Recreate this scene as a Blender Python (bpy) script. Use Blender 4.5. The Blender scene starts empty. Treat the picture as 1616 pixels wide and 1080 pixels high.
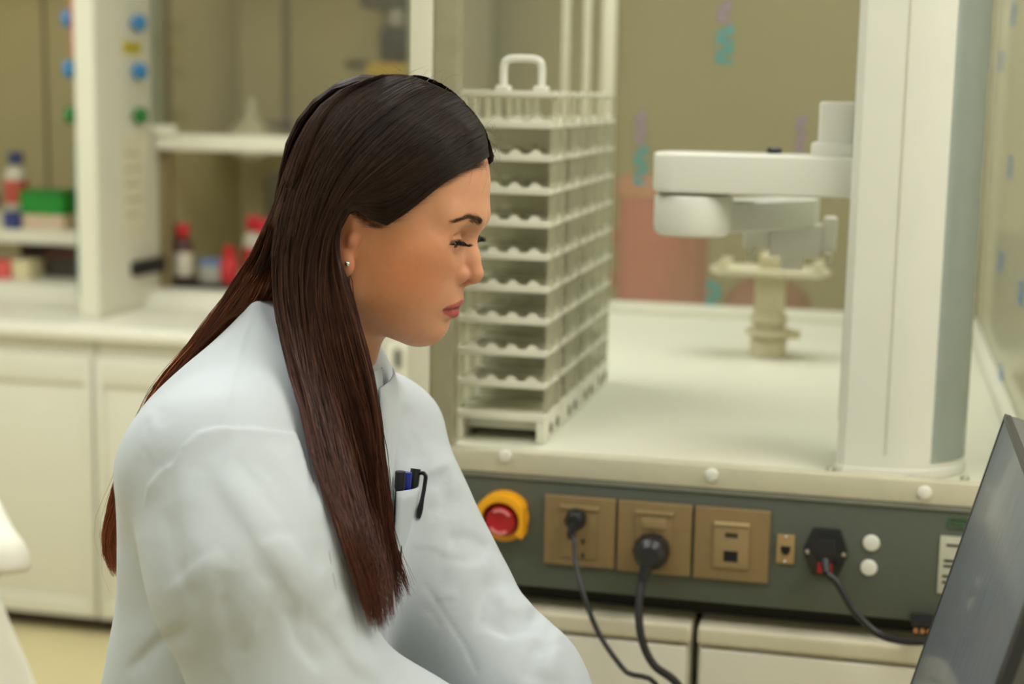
import bpy, bmesh, math, random
import numpy as np
from mathutils import Matrix, Vector

# ---------------------------------------------------------------- scene, camera, world, exposure
scene = bpy.context.scene
rng = np.random.default_rng(7)
random.seed(7)

FPX, CX, CY, CAM_H = 2500.0, 808.0, 540.0, 1.56
PITCH, ROLL = math.radians(8.9), math.radians(1.1)
_fw = np.array([0, math.cos(PITCH), -math.sin(PITCH)])
_rt0 = np.array([1.0, 0, 0]); _up0 = np.cross(_rt0, _fw)
_c, _s = math.cos(ROLL), math.sin(ROLL)
_rt = _c * _rt0 + _s * _up0
_up = -_s * _rt0 + _c * _up0
CAM = np.array([0, 0, CAM_H])

cam_data = bpy.data.cameras.new('camera')
cam = bpy.data.objects.new('camera', cam_data)
scene.collection.objects.link(cam)
cam.matrix_world = Matrix(((_rt[0], _up[0], -_fw[0], CAM[0]), (_rt[1], _up[1], -_fw[1], CAM[1]),
                           (_rt[2], _up[2], -_fw[2], CAM[2]), (0, 0, 0, 1)))
cam_data.sensor_fit = 'HORIZONTAL'
cam_data.sensor_width = 36.0
cam_data.lens = 36.0 * FPX / 1616.0
cam_data.clip_start = 0.05
cam_data.dof.use_dof = True
cam_data.dof.focus_distance = 1.50
cam_data.dof.aperture_fstop = 3.5
scene.camera = cam

world = bpy.data.worlds.new('world'); scene.world = world
world.use_nodes = True
world.node_tree.nodes['Background'].inputs[0].default_value = (0.9, 0.95, 1.0, 1)
world.node_tree.nodes['Background'].inputs[1].default_value = 0.15

vs = scene.view_settings
vs.view_transform = 'Standard'; vs.look = 'None'; vs.gamma = 1.0; vs.use_curve_mapping = False
vs.exposure = 0.36
scene.cycles.use_denoising = True
scene.cycles.max_bounces = 8
scene.cycles.transparent_max_bounces = 24
scene.cycles.sample_clamp_indirect = 6.0

LAMP_POWER = 5.6          # radiance of the ceiling diffusers
LAMP_COLOR = (0.96, 1.0, 0.99)

def ray(x, y): return _fw + _rt * ((x - CX) / FPX) - _up * ((y - CY) / FPX)
def atY(x, y, Y):
    r = ray(x, y); return CAM + r * (Y / r[1])
def proj(p):
    d = np.asarray(p) - CAM; z = d @ _fw
    return CX + FPX * (d @ _rt) / z, CY - FPX * (d @ _up) / z

# room axes: u along the benches, v away from the viewer
YA = math.radians(13)
UX = np.array([math.cos(YA), -math.sin(YA), 0]); VX = np.array([math.sin(YA), math.cos(YA), 0])
ORG = np.array([0.154, 2.0, 0])
def uvw(u, v, z): return ORG + UX * u + VX * v + np.array([0, 0, z])
def atV(x, y, v=0.0):           # pixel -> (u, v, z) on a plane of constant v
    r = ray(x, y); t = (v - (CAM - ORG) @ VX) / (r @ VX); p = CAM + r * t
    q = p - ORG; return np.array([q @ UX, v, p[2]])

# ---------------------------------------------------------------- materials
def lin(c): return tuple(((x / 255) / 12.92 if x / 255 <= .04045 else (((x / 255) + .055) / 1.055) ** 2.4) for x in c)
MATS = {}
def mat(name, rgb, rough=.5, metal=0.0, var=.06, scale=30.0, bump=0.0, bscale=200.0, spec=.5, coat=0.0, trans=0.0, attr=None, sss=0.0, sheen=0.0, stretch=None, ior=None):
    if name in MATS: return MATS[name]
    m = bpy.data.materials.new(name); m.use_nodes = True
    nt = m.node_tree; N = nt.nodes; L = nt.links
    b = N['Principled BSDF']
    col = lin(rgb)
    tc = N.new('ShaderNodeTexCoord')
    mp = N.new('ShaderNodeMapping'); L.new(tc.outputs['Object'], mp.inputs[0])
    if stretch: mp.inputs['Scale'].default_value = stretch
    no = N.new('ShaderNodeTexNoise'); no.inputs['Scale'].default_value = scale; no.inputs['Detail'].default_value = 4
    L.new(mp.outputs[0], no.inputs['Vector'])
    mr = N.new('ShaderNodeMapRange'); mr.inputs[1].default_value = .25; mr.inputs[2].default_value = .75
    mr.inputs[3].default_value = 1 - var; mr.inputs[4].default_value = 1 + var
    L.new(no.outputs[0], mr.inputs[0])
    mx = N.new('ShaderNodeMix'); mx.data_type = 'RGBA'; mx.blend_type = 'MULTIPLY'; mx.inputs[0].default_value = 1
    if attr:
        at = N.new('ShaderNodeAttribute'); at.attribute_name = attr; L.new(at.outputs['Color'], mx.inputs[6])
    else:
        mx.inputs[6].default_value = (*col, 1)
    L.new(mr.outputs[0], mx.inputs[7]); L.new(mx.outputs[2], b.inputs['Base Color'])
    b.inputs['Roughness'].default_value = rough; b.inputs['Metallic'].default_value = metal
    b.inputs['Specular IOR Level'].default_value = spec
    if coat: b.inputs['Coat Weight'].default_value = coat; b.inputs['Coat Roughness'].default_value = .1
    if trans: b.inputs['Transmission Weight'].default_value = trans
    if ior: b.inputs['IOR'].default_value = ior
    if sss:
        b.inputs['Subsurface Weight'].default_value = sss
        b.inputs['Subsurface Radius'].default_value = (.011, .0045, .002)
        b.inputs['Subsurface Scale'].default_value = 1.0
    if sheen: b.inputs['Sheen Weight'].default_value = sheen; b.inputs['Sheen Roughness'].default_value = .4
    if bump:
        n2 = N.new('ShaderNodeTexNoise'); n2.inputs['Scale'].default_value = bscale; n2.inputs['Detail'].default_value = 3
        L.new(mp.outputs[0], n2.inputs['Vector'])
        bp = N.new('ShaderNodeBump'); bp.inputs['Strength'].default_value = bump; bp.inputs['Distance'].default_value = .002
        L.new(n2.outputs[0], bp.inputs['Height']); L.new(bp.outputs[0], b.inputs['Normal'])
    MATS[name] = m
    return m
def mat_emit(name, color, strength):
    m = bpy.data.materials.new(name); m.use_nodes = True; nt = m.node_tree
    for n in list(nt.nodes): nt.nodes.remove(n)
    e = nt.nodes.new('ShaderNodeEmission'); o = nt.nodes.new('ShaderNodeOutputMaterial')
    e.inputs[0].default_value = (*color, 1); e.inputs[1].default_value = strength
    nt.links.new(e.outputs[0], o.inputs[0]); MATS[name] = m; return m
def mat_film(name, rgb, opacity, gloss=.06, rough=.08):
    """clear sheet under a hazy protective film: see-through, partly diffuse, faint gloss"""
    m = bpy.data.materials.new(name); m.use_nodes = True; nt = m.node_tree; N = nt.nodes; L = nt.links
    for n in list(N): N.remove(n)
    o = N.new('ShaderNodeOutputMaterial'); t = N.new('ShaderNodeBsdfTransparent'); d = N.new('ShaderNodeBsdfDiffuse')
    tl = N.new('ShaderNodeBsdfTranslucent'); g = N.new('ShaderNodeBsdfGlossy')
    no = N.new('ShaderNodeTexNoise'); no.inputs['Scale'].default_value = 3.0
    mr = N.new('ShaderNodeMapRange'); mr.inputs[3].default_value = opacity * .9; mr.inputs[4].default_value = opacity * 1.1
    L.new(no.outputs[0], mr.inputs[0])
    d.inputs[0].default_value = (*lin(rgb), 1); tl.inputs[0].default_value = (*lin(rgb), 1)
    t.inputs[0].default_value = (.97, .97, .95, 1); g.inputs['Roughness'].default_value = rough
    a = N.new('ShaderNodeMixShader'); a.inputs[0].default_value = .5; L.new(d.outputs[0], a.inputs[1]); L.new(tl.outputs[0], a.inputs[2])
    b = N.new('ShaderNodeMixShader'); L.new(mr.outputs[0], b.inputs[0]); L.new(t.outputs[0], b.inputs[1]); L.new(a.outputs[0], b.inputs[2])
    c = N.new('ShaderNodeMixShader'); c.inputs[0].default_value = gloss; L.new(b.outputs[0], c.inputs[1]); L.new(g.outputs[0], c.inputs[2])
    L.new(c.outputs[0], o.inputs[0]); MATS[name] = m; return m

CREAM = mat('cream_enamel', (224, 221, 200), .45, var=.025, scale=4)
CREAM2 = mat('cream_laminate', (221, 218, 202), .5, var=.03, scale=3)
WALLC = mat('wall_paint', (202, 193, 148), .85, var=.04, scale=2, bump=.1, bscale=60)
WHITEC = mat('white_ceiling', (232, 230, 218), .9, var=.02)
FLOORM = mat('floor_vinyl', (212, 198, 150), .5, var=.05, scale=5, bump=.05)
HOODIN = mat('hood_liner', (180, 168, 124), .6, var=.05, scale=3)
COUNTER = mat('pale_worktop', (228, 225, 206), .35, var=.02, scale=5)
PLASTW = mat('white_plastic', (226, 225, 214), .4, var=.02, scale=12)
ROBOTW = mat('robot_white', (221, 222, 211), .32, var=.015, scale=8, coat=.2)
ALU = mat('anodised_aluminium', (186, 186, 168), .35, metal=.75, var=.03, scale=40)
ALUP = mat('pale_aluminium', (206, 202, 178), .45, metal=.25, var=.03, scale=40)
GREY = mat('grey_panel_paint', (86, 92, 82), .55, var=.05, scale=60, bump=.12, bscale=900)
BROWN = mat('bronze_plastic', (141, 118, 80), .45, metal=.15, var=.04, scale=50)
BROWN2 = mat('bronze_insert', (156, 134, 95), .4, metal=.15, var=.04, scale=50)
BLACK = mat('black_rubber', (24, 24, 26), .45, var=.1, scale=60)
BLACKP = mat('black_plastic', (30, 31, 35), .3, var=.1, scale=60)
DARKSLOT = mat('dark_slot', (16, 15, 13), .8)
YELLOW = mat('yellow_guard', (246, 172, 14), .4, var=.04)
RED = mat('red_button', (178, 22, 30), .35, var=.04)
WHITEP = mat('white_print', (226, 222, 210), .5)
STEEL = mat('bright_steel', (205, 200, 188), .25, metal=.9)
GLASS = mat_film('clear_glass', (214, 216, 200), .05, gloss=.05, rough=.02)
FILM = mat_film('filmed_acrylic', (186, 180, 146), .3, gloss=.03, rough=.25)
FILMR = mat_film('filmed_acrylic_side', (206, 206, 182), .42, gloss=.08, rough=.2)

# ---------------------------------------------------------------- object helpers
COL = scene.collection
def link(o): COL.objects.link(o); return o
def tag(o, label=None, cat=None, group=None, kind=None):
    if label: o['label'] = label
    if cat: o['category'] = cat
    if group: o['group'] = group
    if kind: o['kind'] = kind
    return o
def thing(name, label, cat, loc, rz=0.0, group=None):
    o = link(bpy.data.objects.new(name, None)); o.empty_display_size = .05
    o.location = loc; o.rotation_euler = (0, 0, rz); return tag(o, label, cat, group)
def rthing(name, label, cat, u, v, z, rz=0.0, group=None):
    return thing(name, label, cat, Vector(uvw(u, v, z)), -YA + rz, group)

class MB:
    """collects shapes into one bmesh"""
    def __init__(s): s.bm = bmesh.new()
    def box(s, x0, x1, y0, y1, z0, z1, bev=0.0, seg=2):
        b = bmesh.new(); bmesh.ops.create_cube(b, size=1)
        for v in b.verts: v.co = Vector((x0 + (v.co.x + .5) * (x1 - x0), y0 + (v.co.y + .5) * (y1 - y0), z0 + (v.co.z + .5) * (z1 - z0)))
        if bev: bmesh.ops.bevel(b, geom=b.edges[:], offset=bev, segments=seg, profile=.6, affect='EDGES', clamp_overlap=True)
        return s._add(b)
    def _add(s, b, M=None):
        if M is not None: bmesh.ops.transform(b, matrix=M, verts=b.verts)
        me = bpy.data.meshes.new('tmp'); b.to_mesh(me); b.free(); s.bm.from_mesh(me); bpy.data.meshes.remove(me); return s
    def cyl(s, p0, p1, r0, r1=None, n=20):
        p0, p1 = Vector(p0), Vector(p1); r1 = r0 if r1 is None else r1
        d = p1 - p0; b = bmesh.new()
        bmesh.ops.create_cone(b, cap_ends=True, segments=n, radius1=r0, radius2=r1, depth=d.length)
        M = Matrix.Translation((p0 + p1) / 2) @ d.to_track_quat('Z', 'Y').to_matrix().to_4x4()
        return s._add(b, M)
    def sphere(s, c, r, n=16, sc=(1, 1, 1)):
        b = bmesh.new(); bmesh.ops.create_uvsphere(b, u_segments=n, v_segments=max(6, n // 2), radius=r)
        return s._add(b, Matrix.Translation(Vector(c)) @ Matrix.Diagonal((*sc, 1)))
    def lathe(s, prof, n=24, M=None):
        """prof: (r, z) pairs about local z"""
        b = bmesh.new(); rings = []
        for r, z in prof:
            rings.append([b.verts.new((r * math.cos(2 * math.pi * k / n), r * math.sin(2 * math.pi * k / n), z)) for k in range(n)])
        for a, c in zip(rings, rings[1:]):
            for k in range(n): b.faces.new((a[k], a[(k + 1) % n], c[(k + 1) % n], c[k]))
        b.faces.new(rings[0][::-1]); b.faces.new(rings[-1])
        bmesh.ops.recalc_face_normals(b, faces=b.faces)
        return s._add(b, M)
    def tube(s, pts, r, n=10):
        P = [Vector(p) for p in pts]; b = bmesh.new(); rings = []
        prevN = None
        for i, p in enumerate(P):
            t = (P[min(i + 1, len(P) - 1)] - P[max(i - 1, 0)]).normalized()
            if prevN is None:
                a = Vector((0, 0, 1)) if abs(t.z) < .9 else Vector((1, 0, 0)); nn = t.cross(a).normalized()
            else: nn = (prevN - t * prevN.dot(t)).normalized()
            prevN = nn; bb = t.cross(nn); rr = r[i] if hasattr(r, '__len__') else r
            rings.append([b.verts.new(p + (nn * math.cos(2 * math.pi * k / n) + bb * math.sin(2 * math.pi * k / n)) * rr) for k in range(n)])
        for a, c in zip(rings, rings[1:]):
            for k in range(n): b.faces.new((a[k], a[(k + 1) % n], c[(k + 1) % n], c[k]))
        b.faces.new(rings[0][::-1]); b.faces.new(rings[-1])
        bmesh.ops.recalc_face_normals(b, faces=b.faces)
        return s._add(b)
    def prism(s, poly, h0, h1, axis='z', bev=0.0, seg=2):
        """poly 2d extruded; axis z: (x,y), axis y: (x,z), axis x: (y,z)"""
        b = bmesh.new()
        def mk(p, h): return {'z': (p[0], p[1], h), 'y': (p[0], h, p[1]), 'x': (h, p[0], p[1])}[axis]
        lo = [b.verts.new(mk(p, h0)) for p in poly]; hi = [b.verts.new(mk(p, h1)) for p in poly]
        n = len(poly); b.faces.new(lo); b.faces.new(hi[::-1])
        for k in range(n): b.faces.new((lo[k], hi[k], hi[(k + 1) % n], lo[(k + 1) % n]))
        bmesh.ops.recalc_face_normals(b, faces=b.faces)
        if bev: bmesh.ops.bevel(b, geom=b.edges[:], offset=bev, segments=seg, profile=.6, affect='EDGES', clamp_overlap=True)
        return s._add(b)
    def build(s, name, m, parent=None, smooth=35):
        me = bpy.data.meshes.new(name); s.bm.to_mesh(me); s.bm.free()
        me.materials.append(m)
        if smooth:
            me.polygons.foreach_set('use_smooth', [True] * len(me.polygons))
            me.set_sharp_from_angle(angle=math.radians(smooth))
        o = link(bpy.data.objects.new(name, me))
        if parent is not None: o.parent = parent
        return o
def npmesh(name, V, Fc, m, parent=None, smooth=True, col=None):
    V = np.asarray(V, np.float32); Fc = np.asarray(Fc, np.int32); k = Fc.shape[1]
    me = bpy.data.meshes.new(name)
    me.vertices.add(len(V)); me.vertices.foreach_set('co', V.ravel())
    me.loops.add(Fc.size); me.loops.foreach_set('vertex_index', Fc.ravel())
    me.polygons.add(len(Fc)); me.polygons.foreach_set('loop_start', np.arange(0, Fc.size, k, dtype=np.int32))
    me.polygons.foreach_set('loop_total', np.full(len(Fc), k, np.int32))
    me.update(calc_edges=True)
    me.polygons.foreach_set('use_smooth', np.full(len(Fc), smooth))
    if col is not None:
        a = me.color_attributes.new('col', 'FLOAT_COLOR', 'POINT')
        a.data.foreach_set('color', np.concatenate([col, np.ones((len(V), 1))], 1).astype(np.float32).ravel())
    me.materials.append(m); me.validate()
    o = link(bpy.data.objects.new(name, me))
    if parent is not None: o.parent = parent
    return o
def at_room(o, u, v, z, rz=0.0):
    o.location = Vector(uvw(u, v, z)); o.rotation_euler = (0, 0, -YA + rz); return o
def struct(name, mb, m, smooth=35):
    o = mb.build(name, m, None, smooth); at_room(o, 0, 0, 0); o['kind'] = 'structure'; return o
def copytree(o, parent=None):
    c = o.copy(); link(c); c.parent = parent
    for ch in list(o.children): copytree(ch, c)
    return c
def rrect(x0, x1, y0, y1, r, n=4):
    out = []
    for cx, cy, a0 in ((x1 - r, y1 - r, 0), (x0 + r, y1 - r, 90), (x0 + r, y0 + r, 180), (x1 - r, y0 + r, 270)):
        for k in range(n + 1):
            a = math.radians(a0 + 90 * k / n); out.append((cx + r * math.cos(a), cy + r * math.sin(a)))
    return out
# ---------------------------------------------------------------- the room
U0, U1, V0, V1, ZC = -3.3, 2.3, -3.4, 3.45, 2.7
struct('floor', MB().box(U0, U1, V0, V1, -.05, 0), FLOORM, 0)
struct('ceiling', MB().box(U0, U1, V0, V1, ZC, ZC + .05), WHITEC, 0)
struct('wall_back', MB().box(U0, U1, V1, V1 + .08, 0, ZC), WALLC, 0)
struct('wall_left', MB().box(U0 - .08, U0, V0, V1, 0, ZC), WHITEC, 0)
struct('wall_right', MB().box(U1, U1 + .08, V0, V1, 0, ZC), WHITEC, 0)
struct('wall_front', MB().box(U0, U1, V0 - .08, V0, 0, ZC), WHITEC, 0)
struct('baseboard_back', MB().box(U0, U1, V1 - .015, V1, 0, .09, .003), mat('grey_base', (120, 116, 100), .6))

EMIT = mat_emit('lamp_diffuser', LAMP_COLOR, LAMP_POWER)
EMITW = mat_emit('lamp_diffuser_warm', (1.0, .97, .88), LAMP_POWER)
def ceiling_light(u, v, w, d, label, em=EMIT):
    t = rthing('ceiling_light', label, 'ceiling light', u, v, ZC - .06, group='recessed ceiling lights')
    f = MB()
    f.box(-w / 2 - .04, w / 2 + .04, -d / 2 - .04, -d / 2, 0, .06, .004); f.box(-w / 2 - .04, w / 2 + .04, d / 2, d / 2 + .04, 0, .06, .004)
    f.box(-w / 2 - .04, -w / 2, -d / 2, d / 2, 0, .06, .004); f.box(w / 2, w / 2 + .04, -d / 2, d / 2, 0, .06, .004)
    f.build('frame', WHITEC, t)
    MB().box(-w / 2, w / 2, -d / 2, d / 2, .02, .03).build('diffuser', em, t, 0)
    return t
ceiling_light(-.85, -1.2, 1.2, .6, 'ceiling light above and behind the woman')
ceiling_light(-1.25, .7, 1.2, 1.2, 'ceiling light above the aisle before the fume hoods')
ceiling_light(.5, .9, 1.2, .7, 'slim ceiling light above the robot enclosure')
ceiling_light(1.15, -.75, 1.2, 1.2, 'ceiling light on the right behind the monitor', EMITW)
ceiling_light(-2.6, .6, .6, 1.2, 'ceiling light on the far left of the room')

# ---------------------------------------------------------------- fume hoods on the left
BASEM = mat('cream_door', (221, 219, 202), .5, var=.02, scale=4)
CABZ = .86
def base_cabinet(u0, u1, label, split):
    w = u1 - u0
    t = rthing('base_cabinet', label, 'cabinet', u0, 2.0, 0, group='cream cabinets under the fume hoods')
    MB().box(0, w, .02, 1.0, .05, CABZ, .003).build('body', BASEM, t)
    MB().box(.0, w, .05, .95, 0, .05).build('plinth', mat('dark_plinth', (60, 54, 40), .7), t)
    n = len(split) - 1
    for a, b in zip(split, split[1:]):
        a -= u0; b -= u0
        d = MB().box(a + .003, b - .003, 0, .02, .055, CABZ - .05, .002)
        dd = d.build('door', BASEM, t)
        # raised rails around a sunk panel
        f = MB(); k = .028; z0, z1 = .055, CABZ - .05
        f.box(a + .003, a + k, -.008, 0, z0, z1, .002); f.box(b - k, b - .003, -.008, 0, z0, z1, .002)
        f.box(a + k, b - k, -.008, 0, z1 - .075, z1, .002); f.box(a + k, b - k, -.008, 0, z0, z0 + .05, .002)
        f.build('door_frame', BASEM, dd)
    return t
base_cabinet(-3.2, -1.82, 'cream base cabinet under the left fume hood', (-3.2, -2.51, -1.82))
base_cabinet(-1.815, -.985, 'cream base cabinet under the hood hidden behind the woman', (-1.815, -1.4, -.985))
o = MB()
o.prism([(1.985, .862), (1.985, .885), (2.0, .9), (2.42, .9), (2.47, .945), (3.2, .945), (3.2, .862)], -3.2, -.98, 'x', .004)
o = o.build('fume_hood_worktop', COUNTER); at_room(o, 0, 0, 0)
tag(o, 'pale cream worktop running under both fume hoods', 'worktop')

# hood shell: back liner, ends, roof and fascia
t = rthing('fume_hood', 'cream fume hood casing with beige liner behind the woman', 'fume hood', 0, 0, .945)
MB().box(-3.2, -.98, 3.17, 3.2, 0, 1.4).build('back_liner', HOODIN, t, 0)
MB().box(-1.02, -.98, 2.45, 3.17, 0, 1.4, .003).build('end_panel', CREAM, t)
MB().box(-3.2, -3.16, 2.45, 3.17, 0, 1.4, .003).build('end_panel', CREAM, t)
MB().box(-3.2, -.98, 2.45, 3.2, 1.4, 1.45, .003).build('roof', CREAM, t)
MB().box(-3.2, -.98, 2.42, 2.45, 1.15, 1.45, .003).build('fascia', CREAM, t)
# end panel closing the left bay towards the divider, seams in the liner
for u in (-2.6, -1.25): MB().box(u - .004, u + .004, 3.162, 3.17, 0, 1.4).build('liner_seam', mat('liner_seam', (120, 110, 78), .7), t, 0)

# the divider post with the service knobs
t = rthing('hood_post', 'cream post between the fume hoods carrying blue and green knobs', 'post', -1.93, 2.13, .9)
MB().box(0, .065, 0, .4, 0, 1.45, .012, 3).build('post', CREAM, t)
MB().box(0, .065, .4, 1.03, .045, 1.45, .004).build('divider_wall', HOODIN, t)
MB().box(-.012, 0, .02, .045, .06, .5, .002).build('edge_strip', mat('teal_glass_edge', (96, 150, 140), .2, var=.1), t)
MB().box(-.006, -.0005, .004, .05, .74, 1.3, .001).build('pink_strip', mat('pink_tape', (214, 120, 108), .6), t)
BLUEK = mat('blue_knob', (58, 128, 178), .35); GREENK = mat('green_knob', (40, 116, 52), .4)
for sgn, u in ((1, .065), (-1, 0.0)):
    for z, km in ((1.745, BLUEK), (1.605, BLUEK), (1.475, GREENK)):
        kv = .235 if sgn > 0 else .03
        M = Matrix.Translation((u, kv, z - .9)) @ Matrix.Rotation(math.radians(90 * sgn), 4, 'Y')
        k = MB().lathe([(.008, 0), (.008, .012), (.024, .014), (.026, .02), (.024, .036), (.018, .04)], 18, M)
        if sgn < 0: pass
        k = k.build('knob', km, t); k['label'] = ('blue' if km is BLUEK else 'green') + ' service knob'
        c = MB().box(u - .002 + sgn * .039, u + .002 + sgn * .039, kv - .004, kv + .004, z - .9 - .018, z - .9 + .018, .001).build('grip', km, k)
MB().box(.065, .0665, .175, .29, .755, .79).build('yellow_sticker', mat('yellow_sticker', (206, 186, 40), .6), t, 0)
for k in range(3): MB().box(.0665, .067, .195 + k * .03, .217 + k * .03, .768, .777).build('sticker_print', mat('sticker_ink', (120, 104, 24), .7), t, 0)
MB().box(.065, .0662, .16, .30, .22, .52).build('paper_note', mat('paper_note', (220, 213, 182), .8), t, 0)
for k in range(5): MB().box(.0662, .0666, .175, .26 + .02 * (k % 2), .28 + .045 * k, .288 + .045 * k).build('note_line', mat('note_ink', (178, 172, 142), .8), t, 0)  # dark screen given a lighter colour that paints its grazing reflection
MB().box(.062, .085, .2, .4, .1, .145, .008).build('rubber_grip', BLACK, t)

EMITH = mat_emit('hood_fill_tube', (1.0, .97, .86), 5.0)  # unseen tubes added under the hood roofs to brighten the bays
for u_, lab in ((-2.55, 'unseen tube lamp added to brighten the left fume hood'), (-1.42, 'unseen tube lamp added to brighten the right fume hood')):
    t = rthing('hood_fill_lamp', lab, 'lamp', u_, 2.75, 2.345)
    t.location.z = 2.3
    MB().box(-.42, .42, -.06, .06, .02, .045, .004).build('housing', WHITEC, t)
    MB().cyl((-.4, 0, 0), (.4, 0, 0), .02, n=14).build('tube', EMITH, t)
# right sash (half open) and its bar
t = rthing('sash_window', 'half-open glass sash with cream bar left of the woman', 'sash', -1.86, 2.49, 1.372)
MB().box(0, .83, 0, .03, 0, .05, .01, 3).build('sash_bar', CREAM, t)
MB().box(0, .03, .0, .02, .05, .72, .002).build('stile', mat('sash_stile', (146, 148, 122), .35, metal=.4), t)
MB().box(.8, .83, .0, .02, .05, .72, .002).build('stile', MATS['sash_stile'], t)
MB().box(.03, .8, .006, .011, .05, .72).build('glass_pane', GLASS, t, 0)
MB().box(.0, .075, -.012, .0, .045, .075, .004).build('sash_stop', CREAM, t)
# jamb the sash runs in
o = MB().box(0, .03, 0, .03, 0, 1.15, .003).build('sash_jamb', mat('jamb_brown', (128, 112, 76), .6)); at_room(o, -1.862, 2.531, .945)
tag(o, 'thin brown jamb beside the half-open sash', 'jamb')

# shelf in the left bay
t = rthing('hood_shelf', 'cream shelf inside the left fume hood', 'shelf', -3.1, 2.56, .945)
MB().box(0, 1.16, 0, .32, .115, .16, .006).build('board', CREAM, t)
for x in (.02, 1.12): MB().box(x, x + .02, .02, .3, 0, .115, .002).build('support', CREAM, t)

def bottle(u, v, z, r, h, cap, body, label, capc='red', band=None, group='bottles in the fume hoods'):
    t = rthing('reagent_bottle', label, 'bottle', u, v, z, group=group)
    MB().lathe([(r * .92, 0), (r, .006), (r, h * .6), (r * .85, h * .7), (r * .45, h * .76), (r * .45, h * .8)], 20).build('body', body, t)
    MB().lathe([(r * .62, h * .78), (r * .66, h * .79), (r * .66, h * .97), (r * .55, h)], 18).build('cap', cap, t)
    if band is not None: MB().lathe([(r * 1.01, h * .12), (r * 1.015, h * .125), (r * 1.015, h * .52), (r * 1.01, h * .525)], 20).build('paper_label', band, t)
    return t
RCAP = mat('red_cap', (196, 32, 40), .4); BCAP = mat('navy_cap', (58, 66, 104), .4); AMB = mat('amber_glass', (74, 30, 22), .15, coat=.3)
CLR = mat('clear_bottle', (206, 200, 178), .2, coat=.3); REDL = mat('red_label', (206, 52, 54), .6); WHL = mat('white_label', (216, 208, 184), .6)
bottle(-1.83, 2.62, .953, .031, .185, RCAP, AMB, 'amber bottle with red cap and white label beside the post', band=WHL)
bottle(-1.635, 2.72, .953, .034, .21, RCAP, CLR, 'clear red-capped bottle, tallest of the pair next to the hair', band=REDL)
bottle(-1.575, 2.66, .953, .034, .205, RCAP, CLR, 'red-capped bottle partly hidden by the hair', band=REDL)
bottle(-1.675, 2.62, .953, .028, .12, RCAP, REDL, 'short red plastic bottle before the clear ones')
def carton(u, v, z, w, d, h, m, label, lid=None, name='carton'):
    t = rthing(name, label, 'box', u, v, z)
    MB().box(-w / 2, w / 2, -d / 2, d / 2, 0, h * .8, .003).build('tray', m, t)
    MB().box(-w / 2 - .002, w / 2 + .002, -d / 2 - .002, d / 2 + .002, h * .72, h, .003).build('lid', lid or m, t)
    return t
carton(-1.745, 2.66, .953, .07, .06, .075, mat('grey_white_card', (190, 186, 170), .6), 'small white carton with blue lid among the bottles', mat('pale_blue_lid', (110, 136, 176), .5))
o = MB().box(-.16, .16, -.13, .13, 0, .008, .002); o.box(-.16, .16, -.13, -.124, .008, .02, .002)
o = o.build('spill_tray', mat('dark_tray', (40, 34, 26), .5)); at_room(o, -1.69, 2.68, .945); tag(o, 'black spill tray under the red-capped bottles', 'tray')
# left bay contents on the shelf
SZ = 1.105
carton(-2.292, 2.64, SZ, .145, .12, .048, mat('pale_pink_card', (214, 190, 160), .6), 'pale pink carton on the hood shelf')
carton(-2.292, 2.64, SZ + .049, .152, .13, .075, mat('green_rack', (22, 138, 40), .45), 'bright green tube box on the pink carton', mat('green_lid', (16, 122, 34), .45))
carton(-2.395, 2.585, SZ, .05, .05, .055, mat('navy_box', (52, 62, 118), .5), 'small navy box in front of the green tube box')
carton(-2.45, 2.68, SZ, .1, .09, .05, mat('pale_card', (206, 198, 166), .6), 'cream carton under the blue-capped bottle')
bottle(-2.44, 2.68, SZ + .0505, .038, .19, BCAP, CLR, 'clear bottle with navy cap and red band on the shelf', band=mat('brick_label', (190, 84, 66), .6))
carton(-2.56, 2.66, SZ, .09, .08, .1, mat('slate_box', (96, 104, 122), .5), 'slate blue box at the left edge of the shelf')
carton(-2.485, 2.6, .9455, .17, .09, .055, mat('coral_box', (224, 92, 88), .5), 'coral red box under the hood shelf')
carton(-2.36, 2.6, .9455, .06, .09, .06, mat('ivory_box', (222, 210, 166), .5), 'ivory box beside the coral box')
carton(-2.27, 2.7, .9455, .11, .1, .09, mat('dark_box', (64, 56, 46), .5), 'dark box in the corner under the shelf', mat('plum_lid', (96, 46, 44), .5))
carton(-2.42, 2.80, .9455, .12, .08, .1, mat('brown_box', (70, 58, 42), .5), 'brown box behind the coral box')

# apparatus inside the right bay
t = rthing('retort_stand', 'grey retort stand with round flask behind the sash', 'stand', -1.62, 2.97, .945)
MB().box(-.1, .1, -.07, .07, 0, .015, .003).build('base', mat('dark_iron', (70, 68, 58), .5), t)
MB().cyl((0, 0, .015), (0, 0, 1.1), .014).build('rod', mat('stand_rod', (118, 112, 86), .4, metal=.5), t)
c = MB(); c.cyl((0, 0, .5), (-.09, -.02, .5), .009); c.box(-.02, .02, -.02, .02, .485, .515, .003); c.build('clamp', MATS['dark_iron'], t)
MB().lathe([(.01, -.07), (.05, -.06), (.078, -.02), (.082, .0), (.07, .035), (.03, .065), (.02, .08), (.02, .14), (.026, .145)], 20, Matrix.Translation((-.11, -.03, .45))).build('flask', mat('milky_glass', (196, 188, 156), .25, coat=.3), t)
MB().box(-.07, .05, -.03, .06, .16, .34, .02).build('heater', mat('heater_grey', (98, 92, 72), .5), t)

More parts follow.
